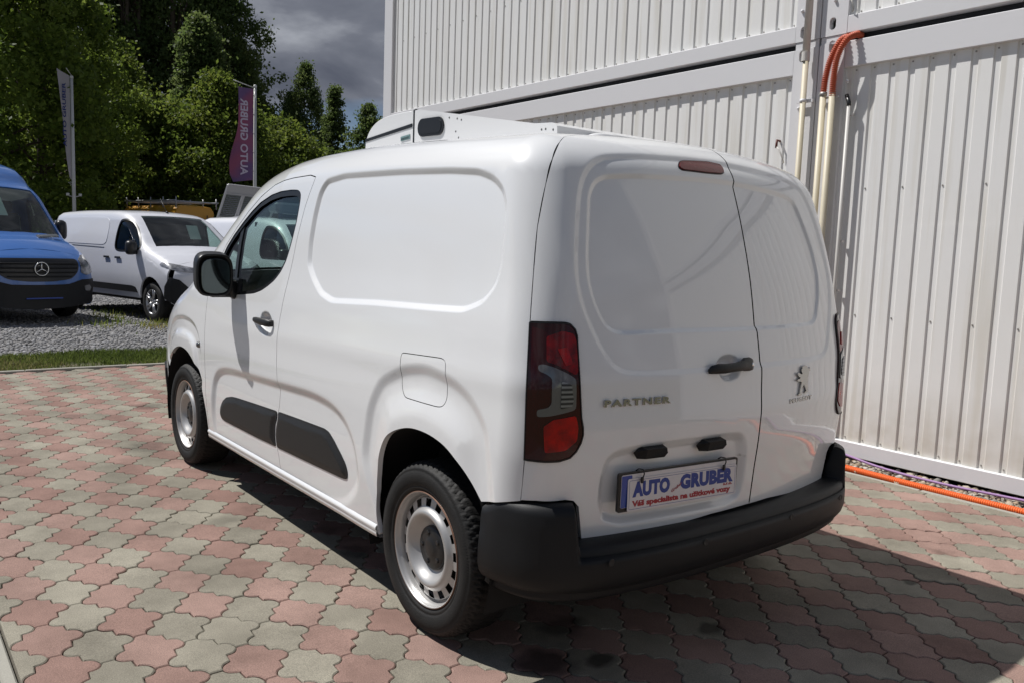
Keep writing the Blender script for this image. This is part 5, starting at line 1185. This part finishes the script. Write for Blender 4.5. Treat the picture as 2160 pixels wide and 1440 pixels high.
# ---- white van: side to the camera
T_exp=([-4.99,-4.6,-3.4,-2.5,-2.1,-1.86,-1.35,-1.02,-.85,-.5,-.2,-.05,.0],[1.86,1.90,1.925,1.92,1.89,1.83,1.52,1.295,1.235,1.14,1.0,.86,.55])
exW=[(-1.42,1.19),(-1.31,1.20),(-1.30,1.27),(-1.44,1.43),(-1.62,1.58),(-1.80,1.70),(-1.95,1.735),(-2.14,1.72),(-2.18,1.62),(-2.20,1.25),(-2.15,1.19),(-2.0,1.17),(-1.6,1.175)]
EXL=(11.78,-2.53,-.02)
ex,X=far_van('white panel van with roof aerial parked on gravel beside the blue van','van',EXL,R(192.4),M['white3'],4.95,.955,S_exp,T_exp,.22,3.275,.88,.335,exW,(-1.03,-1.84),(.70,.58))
sp3=X['sp3']
for mir in (False,True):
    sp3([(.50,.93),(.72,.98),(.90,1.02),(.935,.97),(.89,.91),(.72,.87),(.52,.86)],.006,'headlight',M['lamp_bg'],mir=mir)
    sp3([(-1.35,.47),(-3.7,.47),(-3.7,.58),(-1.55,.58),(-1.42,.56)],.012,'side_cladding',M['plastic'],dom='s',mir=mir,sig=0)
    for x in (-2.02,-2.45): sp3([(x-.09,1.035),(x+.09,1.035),(x+.09,1.07),(x-.09,1.07)],.03,'door_handle',M['black'],dom='s',mir=mir,sig=0)
    sp3([(-2.60,1.215),(-4.6,1.245),(-4.6,1.255),(-2.60,1.225)],.006,'rail_cover',M['chrome'] if 0 else M['alloy'],dom='s',mir=mir,sig=0,fl=.01)
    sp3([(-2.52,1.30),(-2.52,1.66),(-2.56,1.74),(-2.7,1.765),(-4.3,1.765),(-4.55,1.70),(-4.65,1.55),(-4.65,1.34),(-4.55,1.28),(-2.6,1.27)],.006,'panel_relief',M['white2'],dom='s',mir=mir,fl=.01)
sp3([(-.66,.60),(.66,.60),(.80,.74),(.915,.78),(.93,.62),(.91,.42),(.7,.30),(-.7,.30),(-.91,.42),(-.93,.62),(-.915,.78),(-.80,.74)],.012,'front_bumper',M['plastic'],sig=0)
sp3([(-.45,.66),(.45,.66),(.5,.80),(.42,.92),(-.42,.92),(-.5,.80)],.010,'grille',M['black'])
for sg in (1,-1): van_mirror(ex,-1.42,sg*.93,1.24,.20,.25,M['black'])
b=MB(); b.tube([(-2.05,.0,1.89),(-2.10,0,1.91)],.02,8); b.tube([(-2.07,0,1.90),(-2.32,0,2.16)],.005,5); b.build('aerial',M['black'],ex)
b=MB(); b.box((-1.72,.33,1.55),(.004,.22,.30),ry=R(-32)); b.build('price_sheet',M['paper'],ex)
b=MB(); b.tube([(-2.3,-.74,1.90),(-2.6,-.74,1.925),(-4.4,-.74,1.925),(-4.7,-.74,1.90)],.018,6); b.tube([(-2.3,.74,1.90),(-2.6,.74,1.925),(-4.4,.74,1.925),(-4.7,.74,1.90)],.018,6); 
# ---- blue high roof van, nose to the camera
S_spr=([.3,.5,.9,1.2,1.6,2.0,2.4,2.7],[.95,.975,.995,.985,.945,.89,.83,.78])
T_spr=([-5.9,-5.4,-3.6,-2.9,-2.3,-2.05,-1.85,-1.60,-1.10,-.88,-.6,-.25,-.08,-.0],[2.66,2.71,2.72,2.70,2.60,2.48,2.30,2.16,1.62,1.40,1.30,1.12,.96,.55])
spW=[(-1.56,1.36),(-1.48,1.42),(-1.56,1.62),(-1.70,1.82),(-1.86,1.97),(-2.02,2.0),(-2.25,2.0),(-2.27,1.7),(-2.27,1.35),(-2.1,1.30),(-1.7,1.31)]
SPL_=(12.51,.183,-.02)
sv,X=far_van('blue high roof van at the left edge, nose to the camera','van',SPL_,R(198),M['bluep'],5.9,.995,S_spr,T_spr,.20,3.665,1.0,.345,spW,(-.93,-1.66),(.86,.70),zc=.95,rimm=M['greyb'],spokes=0)
sp3=X['sp3']
g_=sp3([(-.66,1.02),(.66,1.02),(.64,.82),(.50,.70),(.2,.665),(-.2,.665),(-.50,.70),(-.64,.82)],.012,'grille',M['black'],sig=.8)
for z,hw_ in ((.95,.63),(.88,.62),(.81,.60),(.745,.50)):
    b=MB(); pts=[(X['surfx'](y,z)+.024,y,z+.0) for y in np.linspace(-hw_,hw_,15)]; b.tube(pts,.013,6); b.build('grille_slat',M['plastic'],g_)
b=MB(); cx=X['surfx'](0,.865)+.04
b.tube([(cx,.105*math.cos(t),.865+.105*math.sin(t)) for t in np.linspace(0,2*PI,33)],.008,8,caps=False)
for k in range(3):
    a=PI/2+2*PI*k/3; b.tube([(cx,0,.865),(cx,.10*math.cos(a),.865+.10*math.sin(a))],[.016,.004],4)
b.build('star_badge',M['chrome'],g_)
for mir in (False,True):
    sp3([(.70,1.02),(.80,1.08),(.90,1.10),(.945,.98),(.94,.80),(.80,.76),(.69,.80)],.008,'headlight',M['lamp_bg'],mir=mir,sig=.8)
    h_=sp3([(.72,.58),(.82,.60),(.86,.55),(.82,.50),(.73,.50)],.024,'fog_lamp',M['lamp_clear'],mir=mir)
sp3([(-.95,.70),(-.70,.69),(-.45,.62),(.45,.62),(.70,.69),(.95,.70),(.97,.5),(.90,.34),(.6,.27),(-.6,.27),(-.90,.34),(-.97,.5)],.014,'front_bumper',M['plastic'],sig=0)
b=MB(); b.box((X['surfx'](0,.40)+.035,0,.405),(.02,.56,.02)); b.build('plate_strip',M['blue'],sv)
for sg in (1,-1): van_mirror(sv,-1.50,sg*.97,1.50,.19,.36,M['black'])
for sg in (1,-1):
    b=MB()
    for k in range(12): 
        y=sg*(.36+k*.032); x=-.80-.2*y*y; z=float(np.interp(x,[-.88,-.6],[1.40,1.30]))
        b.box((x,y,z-.005),(.10,.013,.03),ry=R(20))
    b.build('bonnet_vent',M['greyb'],sv,kind='stuff')
b=MB(); b.box((-1.50,.0,1.86),(.004,.30,.40),ry=R(-40)); b.build('price_sheet',M['paper'],sv)
b=MB(); b.tube([(-.98,.1,1.45),(-1.10,-.45,1.58)],.010,5); b.tube([(-.98,-.5,1.44),(-1.02,-.75,1.50)],.010,5); b.build('wiper',M['black'],sv)
# ---- small white vans further along the row
T_sm=([-4.4,-4.1,-3.0,-2.2,-1.9,-1.6,-1.2,-.95,-.8,-.45,-.15,-.03,.0],[1.76,1.80,1.81,1.80,1.77,1.68,1.40,1.17,1.12,1.03,.92,.80,.50])
S_sm=([.3,.5,.8,1.0,1.3,1.6,1.8],[.86,.885,.90,.885,.84,.77,.72])
smW=[(-1.30,1.06),(-1.20,1.10),(-1.28,1.25),(-1.46,1.44),(-1.66,1.57),(-1.82,1.62),(-2.02,1.62),(-2.08,1.50),(-2.08,1.15),(-2.0,1.05),(-1.5,1.045)]
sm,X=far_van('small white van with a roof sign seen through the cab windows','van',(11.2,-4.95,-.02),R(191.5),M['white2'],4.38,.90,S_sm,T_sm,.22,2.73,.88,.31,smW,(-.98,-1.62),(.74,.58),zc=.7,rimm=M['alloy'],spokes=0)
sp3=X['sp3']
for mir in (False,True):
    sp3([(.55,.92),(.70,.98),(.84,1.0),(.86,.86),(.70,.74),(.55,.78)],.006,'headlight',M['lamp_bg'],mir=mir)
sp3([(-.86,.52),(.86,.52),(.80,.32),(-.80,.32)],.012,'front_bumper',M['plastic'],sig=0)
for sg in (1,-1): van_mirror(sm,-1.22,sg*.88,1.13,.18,.20,M['black'])
b=MB(); b.box((-2.2,0,1.98),(.30,1.05,.20),bev=.04); b.build('roof_sign',M['greyb'],sm); b=MB(); b.box((-2.2,0,1.98),(.34,1.0,.23),bev=.03); 
b=MB()
for y in (-.35,.35): b.box((-2.2,y,1.84),(.06,.06,.12))
b.build('sign_foot',M['black'],sm)
sm.scale=(1.06,1.06,1.06)
# ---- yellow high roof van with rack and ladder, seen from behind
yv=empty('yellow_van',(32.8,-8.5,-.03),R(13.4)); tag(yv,'yellow high roof van with a grey roof rack and rear ladder behind the parked vans','van')
prof=lambda s,zt:[(s*1.0,.35),(s*1.02,.9),(s*.99,1.5),(s*.93,2.2),(s*.87,2.6),(s*.72,2.78),(0,zt)]
b=MB(); xs_=[0,.04,.3,3.6,4.2,4.7,5.3,5.5]; V=[];k_=0
for x in xs_:
    sc=[.95,.99,1,1,1,.99,.96,.93][xs_.index(x)]; top=[2.78,2.82,2.86,2.86,2.80,2.3,1.4,1.1][xs_.index(x)]
    pl=[(y*sc,min(z,top) if z>1 else z) for y,z in prof(-1,top)]+[(y*sc,min(z,top) if z>1 else z) for y,z in prof(1,top)[::-1][1:]]; k_=len(pl)
    V+=[(x,y,z) for y,z in pl]
b.add(V,[(i*k_+k,i*k_+k+1,(i+1)*k_+k+1,(i+1)*k_+k) for i in range(len(xs_)-1) for k in range(k_-1)],True); b.add(V[:k_],[tuple(range(k_))]); b.add(V[-k_:],[tuple(range(k_))]); b.build('body',M['yelp'],yv)
for y in (-.45,.45): b=MB(); b.box((-.01,y,1.45),(.02,.85,1.8),bev=.01); b.box((-.022,y,1.75),(.01,.62,.55),bev=.01); b.build('rear_door',M['yelp'],yv)
for x in (.9,4.5):
    for sg in (1,-1): small_wheel(yv,x,sg*.95,.34,M['greyb'],0)
rk=MB()
for y in (-.95,.95): rk.tube([(-.15,y,2.98),(4.0,y,2.98)],.035,6)
for x in (-.1,.9,1.9,2.9,3.9):
    rk.tube([(x,-.95,2.96),(x,.95,2.96)],.03,6)
    for y in (-.9,.9): rk.tube([(x,y,2.7),(x,y,3.14)],.028,6)
rk.build('roof_rack',M['alu'],yv)
ld=MB()
for y in (-.80,-.48): ld.tube([(-.10,y,.7),(-.10,y,2.45)],.022,6)
for k in range(8): ld.tube([(-.10,-.80,.85+.21*k),(-.10,-.48,.85+.21*k)],.016,6)
ld.build('rear_ladder',M['black'],yv)
for sg in (1,-1): b=MB(); b.box((-.012,sg*.90,1.05),(.02,.10,.30),bev=.005); b.build('tail_light',M['lamp_red2'],yv)
# ---- tipper truck with mesh headboard
tt=empty('tipper_truck',(22.19,-6.33,-.03),R(205)); tag(tt,'flatbed tipper truck with a tall aluminium mesh headboard behind the vans','truck')
hb=empty('headboard',(0,0,1.15),parent=tt); hb.rotation_euler=(0,R(24),0)
fr=MB(); Hh=2.02; Wd=2.05
for y in (-Wd/2,Wd/2): fr.box((0,y,Hh/2),(.06,.05,Hh),bev=.005)
for z in (Hh,Hh-.26,Hh*.50,Hh*.1): fr.box((0,0,z),(.05,Wd,.045),bev=.005)
for y in (-Wd/6,Wd/6): fr.box((0,y,(Hh*.5+Hh-.26)/2),(.04,.10,Hh*.5-.26))
fr.box((.0,0,Hh-.13),(.012,Wd,.22)); fr.box((0,0,Hh*.30),(.012,Wd,Hh*.38)); fr.tube([(.03,-Wd/2+.02,Hh*.42),(.4,-Wd/2+.45,.0)],.025,6); fr.tube([(.03,Wd/2-.02,Hh*.42),(.03,Wd/2-.5,.05)],.03,6)
fr.build('frame',M['alu'],hb)
ms=MB()
for y in (-Wd/3,0,Wd/3):
    for i in range(11): ms.box((0,y-.25+.05*i,Hh*.5+ (Hh*.5-.26)/2),(.012,.014,Hh*.5-.30))
    for i in range(12): ms.box((.0,y,Hh*.5+.06+.058*i),(.014,.54,.014))
ms.build('wire_mesh',M['greyb'],hb,kind='stuff')
b=MB(); b.box((-1.7,0,1.12),(3.4,2.05,.08),bev=.01); 
b.build('bed_floor',M['alu'],tt)
for y in (-1.02,1.02): b=MB(); b.box((-1.7,y,1.33),(3.4,.03,.36),bev=.01); b.build('side_board',M['alu'],tt)
b=MB(); V,F=ell_loft([((.15,0,1.15),(0,.92,0),(0,0,.62)),((.25,0,1.30),(0,.95,0),(0,0,.82)),((.9,0,1.35),(0,.95,0),(0,0,.84)),((1.5,0,1.12),(0,.93,0),(0,0,.60)),((2.2,0,.85),(0,.90,0),(0,0,.35))],24,4); b.add(V,F,True); b.build('cab',M['white2'],tt)
b=MB(); b.box((1.27,0,1.72),(.02,1.5,.5),ry=R(-40),bev=.01); b.build('windscreen',M['black'],tt)
for sg in (1,-1): b=MB(); b.box((.85,sg*.945,1.68),(.7,.02,.42),bev=.01); b.build('side_window',M['black'],tt)
b=MB(); b.box((-1.2,0,.7),(4.2,.8,.3)); b.build('chassis',M['dark'],tt)
for x in (1.5,-1.9):
    for sg in (1,-1): small_wheel(tt,x,sg*.92,.34,M['greyb'],0)
b=MB(); b.tube([(.25,.6,2.12),(.25,.6,2.25)],.05,10); b.build('beacon',mat('beacon_red',(.30,.03,.03),rough=.3),tt)
# ================================================================ FLAG POLES
M['polem']=mat('white_pole',(.55,.55,.53),rough=.4)
M['banw']=mat('banner_white',(.62,.58,.63),rough=.8)
def banner(pts_top,W_,H_,twist,name,m,parent,lean,n=26,mcol=None):
    V=[];k=7
    for i in range(n+1):
        t=i/n; w_=W_(t); a=twist(t)
        for j in range(k):
            s=j/(k-1); x=w_*s; off=.06*math.sin(6*t+3*s)*s
            V.append((math.sin(a)*x+off*math.cos(a),math.cos(a)*x-off*math.sin(a),-H_*t-lean(t)*s))
    F=[(i*k+j,i*k+j+1,(i+1)*k+j+1,(i+1)*k+j) for i in range(n) for j in range(k-1)]
    return mobj(name,V,F,m,parent,smooth=True)
def ban_mat():
    m=bpy.data.materials.new('banner_purple'); m.use_nodes=True; nt=m.node_tree; N=nt.nodes; L=nt.links; p=N['Principled BSDF']; p.inputs['Roughness'].default_value=.75
    tc=N.new('ShaderNodeTexCoord'); n=N.new('ShaderNodeTexNoise'); n.inputs['Scale'].default_value=.9; L.new(tc.outputs['Object'],n.inputs[0]); r=N.new('ShaderNodeValToRGB'); L.new(n.outputs[0],r.inputs[0])
    r.color_ramp.elements[0].position=.42; r.color_ramp.elements[0].color=(.060,.038,.095,1); r.color_ramp.elements[1].position=.66; r.color_ramp.elements[1].color=(.125,.038,.075,1); L.new(r.outputs[0],p.inputs['Base Color']); return m
M['banp']=ban_mat()
for q in ('banp','banw'):
    nt=M[q].node_tree; p=nt.nodes['Principled BSDF']; t=nt.nodes.new('ShaderNodeBsdfTranslucent'); mx=nt.nodes.new('ShaderNodeMixShader'); mx.inputs[0].default_value=.5; t.inputs[0].default_value=p.inputs['Base Color'].default_value
    if p.inputs['Base Color'].links: nt.links.new(p.inputs['Base Color'].links[0].from_socket,t.inputs[0])
    nt.links.new(p.outputs[0],mx.inputs[1]); nt.links.new(t.outputs[0],mx.inputs[2]); nt.links.new(mx.outputs[0],nt.nodes['Material Output'].inputs[0])
def pole(loc,H_,label,sway):
    e=empty('flag_pole',loc); tag(e,label,'flagpole','flagpoles with tall banners')
    b=MB(); b.tube([(0,0,0),(0,0,H_*.5),(0,0,H_)],[.065,.058,.045],12); b.build('pole',M['polem'],e); b=MB(); b.lathe([(0,.10),(.05,.08),(.06,.02),(.05,0)],c=(0,0,H_),n=12,axis='z'); b.build('finial',M['polem'],e); return e
p1=pole((29.2,-3.35,-.03),6.65,'left white flagpole with a narrow pale banner and two floodlights','')
bn=banner(None,lambda t:.36*(1-t)+.07,3.45,lambda t:-.35+.15*math.sin(5*t),'banner',M['banw'],p1,lambda t:-.25*(1-t)*0-.18)
bn.location=(0,.06,6.72); 
lt=fit_text('banner_lettering','AUTO GRUBER',2.1,.11,Matrix.Identity(4),M['ink_blue'],bn,ext=.003,off=.004)
ax_=Vector((math.sin(-.30),math.cos(-.30),0)); lt.data.transform(Matrix(((0,ax_.x*1,0,0),(0,ax_.y*1,0,0),(1,0,0,0),(0,0,0,1)))); lt.location=(ax_.x*.20-.045,ax_.y*.20,-1.30)
b=MB()
for dz in (-3.5,): b.tube([(0,0,6.72+dz),(.02,.16,6.70+dz),(0,.02,6.6+dz)],.012,5)
b.tube([(0,0,6.74),(-.55,.25,6.86)],.014,6); b.build('banner_arm',M['polem'],p1)
for sg in (1,-1):
    b=MB(); b.tube([(0,0,2.72),(0,sg*.16,2.76)],.015,5); b.box((0,sg*.19,2.80),(.10,.09,.09),bev=.01); b.build('floodlight',M['polem'],p1)
p2=pole((25.3,-8.15,-.03),6.55,'right white flagpole carrying the purple lettered banner above the truck headboard','')
WB_=lambda t:.50+.30*sstep((t-.35)/.5)-.10*sstep((t-.92)/.08)
tw=lambda t:-.05+.12*math.sin(4*t)
bn=banner(None,WB_,3.0,tw,'banner',M['banp'],p2,lambda t:.0+.12*t); bn.location=(0,.07,6.50)
M['banl']=mat('banner_letters',(.50,.45,.55),rough=.8)
lt=fit_text('banner_lettering','AUTO GRUBER',2.5,.24,Matrix.Identity(4),M['banl'],bn,ext=.004,off=.008)
# reading direction up the banner; seen from its back, so mirrored
lt.data.transform(Matrix(((0,0,1,0),(0,-1,0,0),(1,0,0,0),(0,0,0,1)))); lt.location=(-.075,.34,-1.62)
b=MB(); b.tube([(0,0,6.53),(-.05,.75,6.68)],.014,6)
for k in range(5): b.tube([(0,0,6.3-k*.62),(0,.07,6.3-k*.62)],.012,5)
b.build('banner_arm',M['polem'],p2)
# ================================================================ TREES
M['bark']=mat('bark',(.06,.045,.033),rough=.95,noise=(4,.3,(.10,.08,.06)),bump=(12,.8))
LEAF={'poplar':[(.032,.052,.014),(.052,.078,.020),(.070,.098,.028),(.092,.115,.042)],'maple':[(.036,.060,.010),(.058,.088,.014),(.082,.108,.018),(.105,.115,.026)],'birch':[(.034,.060,.014),(.055,.085,.022),(.080,.105,.032),(.10,.115,.042)],'bright':[(.042,.072,.010),(.065,.10,.014),(.092,.128,.020),(.12,.145,.03)]}
for k,v in LEAF.items(): M['leaf_'+k]=tint_mat('leaves_'+k,[(a*1.22,b*1.28,c*1.35) for a,b,c in v],rough=.55,trans=True)
def crown_mesh(name,kind,H_,Rr,zb,shape,nclump,nleaf,leaf,csz,seed):
    g=np.random.default_rng(seed); C=[];
    while len(C)<nclump:
        t=g.uniform(0,1); r=shape(t)*Rr; a=g.uniform(0,2*PI); q=g.uniform(.25,1)**.45
        lob=1+.22*math.sin(3*a+seed+4*t)+.15*math.sin(7*a+9*t+seed)
        C.append((r*q*lob*math.cos(a),r*q*lob*math.sin(a),zb+t*(H_-zb)))
    C=np.array(C); n=nclump*nleaf
    cs=np.repeat(C,nleaf,0); sz=np.repeat(csz*g.uniform(.6,1.35,nclump),nleaf)
    P=cs+g.normal(0,1,(n,3))*np.stack([sz,sz,sz*.72],1)*.55
    nrm=g.normal(0,1,(n,3))+np.array([0,0,.6]); nrm/=np.linalg.norm(nrm,axis=1,keepdims=True)
    a=np.cross(nrm,g.normal(0,1,(n,3))); a/=np.linalg.norm(a,axis=1,keepdims=True); b=np.cross(nrm,a); s=(leaf*g.uniform(.55,1.4,n))[:,None]
    Q=np.stack([P-a*s-b*s*.15,P-b*s*.62+a*s*.1,P+a*s+b*s*.1,P+b*s*.62],1).reshape(-1,3)
    F=np.arange(4*n).reshape(-1,4); me=bpy.data.meshes.new(name); me.from_pydata(Q.tolist(),[],F.tolist()); me.materials.append(M['leaf_'+kind])
    t=np.clip(np.repeat(g.uniform(.1,.9,nclump),nleaf)*.6+g.uniform(0,.4,n),0,1); at=me.attributes.new('tint','FLOAT','FACE'); at.data.foreach_set('value',t); me.update(); return me,C
def trunk_mesh(H_,zb,r,C,seed,nl=22,multi=1):
    g=random.Random(seed); b=MB()
    for k in range(multi):
        ox,oy=(g.uniform(-.5,.5)*multi*.5,g.uniform(-.5,.5)*multi*.5) if multi>1 else (0,0)
        lx,ly=g.uniform(-.8,.8),g.uniform(-.8,.8)
        P=[(ox+lx*t*t,oy+ly*t*t,t*H_*.88) for t in np.linspace(0,1,6)]; b.tube(P,[r*(1-.9*t)+.015 for t in np.linspace(0,1,6)],7)
        idx=g.sample(range(len(C)),min(nl,len(C)))
        for i in idx:
            c=C[i]; t=max(.12,min(.85,(c[2]*.72)/(H_*.88))); s=(ox+lx*t*t,oy+ly*t*t,t*H_*.88); m_=tuple((s[j]+c[j])/2+(0,0,.25)[j] for j in range(3)); b.tube([s,m_,tuple(c)],[r*.28*(1-t)+.02,r*.16*(1-t)+.015,.01],5)
    me=bpy.data.meshes.new('trunk'); me.from_pydata(b.V,[],b.F); me.materials.append(M['bark']); me.polygons.foreach_set('use_smooth',np.array(b.S,dtype=bool)); me.update(); return me
SH={'round':lambda t:max(.12,math.sin(PI*min(1,.12+.86*t))**.75),'egg':lambda t:max(.05,(math.sin(PI*(t**.75*.92+.08)))**.8),'cone':lambda t:max(.06,(1-t)**.65*(.55+.45*min(1,t*5))),'column':lambda t:max(.10,(1-t)**.4*min(1,.45+t*2.2)),'open':lambda t:max(.15,.5+.5*math.sin(5.5*t))*max(.25,1-t*.55)}
KIND={}
def kind(n,leafk,H_,Rr,zb,sh,nc,nl,leaf,cs,seed,tr=.22,multi=1):
    me,C=crown_mesh('crown_'+n,leafk,H_,Rr,zb,SH[sh],nc,nl,leaf,cs,seed); KIND[n]=(me,trunk_mesh(H_,zb,tr,C,seed,26,multi),H_)
kind('maple_a','maple',10,3.6,.5,'egg',500,80,.098,.58,1); kind('maple_b','maple',9,3.9,.4,'round',520,80,.098,.58,2)
kind('poplar_a','poplar',22,4.2,2.5,'egg',400,64,.125,.66,3,.32,2); kind('poplar_b','poplar',22,4.6,3.0,'open',230,64,.125,.60,4,.30,3)
kind('birch_a','birch',17,3.2,1.5,'egg',420,76,.105,.52,5,.2); kind('cone_a','birch',13,2.9,.8,'cone',620,70,.095,.42,6,.2)
kind('column_a','poplar',14,1.15,.8,'column',330,60,.10,.34,7,.16); kind('bright_a','bright',15,4.6,.6,'egg',600,86,.095,.54,8,.3); kind('open_a','birch',13,2.4,1.2,'egg',230,46,.12,.45,9,.16)
ORG={}
def tree(px,dist,k,h,label,sx=1.,top_y=None,group=None):
    """px: photo column (2160 wide) the tree is seen at from the photographer's spot, dist: metres away"""
    d=_f+((px-1080)/1742.4)*_r; d=d/np.hypot(d[0],d[1]); x,y=CAM[0]+d[0]*dist,CAM[1]+d[1]*dist
    cm,tm,H0=KIND[k]; e=empty('tree',(x,y,-.1),rng.uniform(0,6.28)); tag(e,label,'tree',group)
    for nm,me in (('crown',cm),('trunk',tm)):
        o=bpy.data.objects.new(nm,me); col.objects.link(o); o.parent=e; o.scale=(h/H0*sx,h/H0*sx,h/H0)
        if nm=='crown': o['kind']='stuff'
TREES=[(-40,36,'bright_a',15.0,'bright green leafy tree above the blue van at the left edge',1.),(95,38,'bright_a',13.5,'bright green tree between the blue van and the left flagpole',.9),
(235,44,'maple_a',10.2,'rounded maple behind the white van and right of the left flagpole',1.0),(160,47,'maple_b',8.2,'low maple just right of the left flagpole',.9),(300,46,'maple_b',7.6,'low broad maple above the yellow van',.95),
(372,45,'maple_b',8.0,'low maple with pale tips left of the purple banner',.9),(462,43,'maple_a',9.2,'broad leafy maple directly behind the purple banner',.95),(590,46,'maple_b',7.8,'low maple right of the purple banner',1.0),
(425,52,'cone_a',14.0,'pointed silvery green tree in front of the dark poplars',1.),(395,58,'cone_a',11.5,'slim silvery tree beside the pointed one',.9),
(484,62,'birch_a',20.0,'tall pale green tree at the right edge of the dark grove',.95),(505,64,'birch_a',15.5,'shorter tree leaning out to the right under the tall pale one',1.),
(130,60,'poplar_b',23,'tall dark poplar with gaps of sky above the left banner',1.),(205,62,'poplar_a',25,'tall dark poplar left of the middle of the grove',1.),(268,60,'poplar_b',25,'open tall poplar with bare stems in the grove',.9),(318,64,'poplar_b',26,'many stemmed poplar in the centre of the grove',1.),(365,61,'poplar_a',25,'dense tall poplar right of the many stemmed one',.85),(415,66,'poplar_a',25.5,'tall poplar at the top middle beside the pale tree',.8),(50,64,'poplar_a',25,'tall dark poplar behind the bright tree in the top left',1.),(-30,62,'poplar_a',24,'tall poplar at the far left edge of the picture',1.),
(640,58,'birch_a',13.2,'slender birch rising right of the purple banner',.80),(612,60,'birch_a',11.6,'shorter birch between the banner and the slender birch',.85),(700,54,'column_a',11.2,'narrow leaning poplar column left of the blue sky gap',1.),(682,55,'column_a',9.4,'thin short column poplar beside the taller column',1.),
(770,50,'open_a',9.6,'loose open tree just left of the cooling unit',1.),(742,48,'maple_b',6.6,'low maple at the foot of the loose tree by the cooling unit',.8),(810,55,'open_a',9.0,'open tree partly hidden by the container corner',1.),(665,50,'maple_b',6.6,'low maple under the slender birch',.9),(560,56,'maple_a',9.6,'leafy maple between the purple banner and the birches',.9)]
for px,d_,k,h,lab,sx in TREES: tree(px,d_,k,h,lab,sx)
# low dark hedge of shrubs closing the foot of the grove
cm,C=crown_mesh('crown_shrub','poplar',4.2,2.6,.0,SH['round'],260,48,.12,.6,21); tm=trunk_mesh(3.0,0,.08,C,5,10)
KIND['shrub']=(cm,tm,4.2)
SHL=['behind the blue van, far left','above the roof of the blue van','between the blue van and the left flagpole','right behind the left flagpole','left of the white van roof end','above the rear of the white van','above the left end of the yellow van rack','over the middle of the yellow van roof','right of the yellow van ladder','behind the truck headboard','below the purple banner','right of the purple flagpole, above the van roof','below the two birches','below the poplar column','under the sky gap left of the cooling unit']
for i,px in enumerate(range(-60,860,62)):
    tree(px,53+3*(i%2),'shrub',4.6+.5*(i%3),'dark green undergrowth shrub '+SHL[i],1.2,group='undergrowth shrubs below the trees')
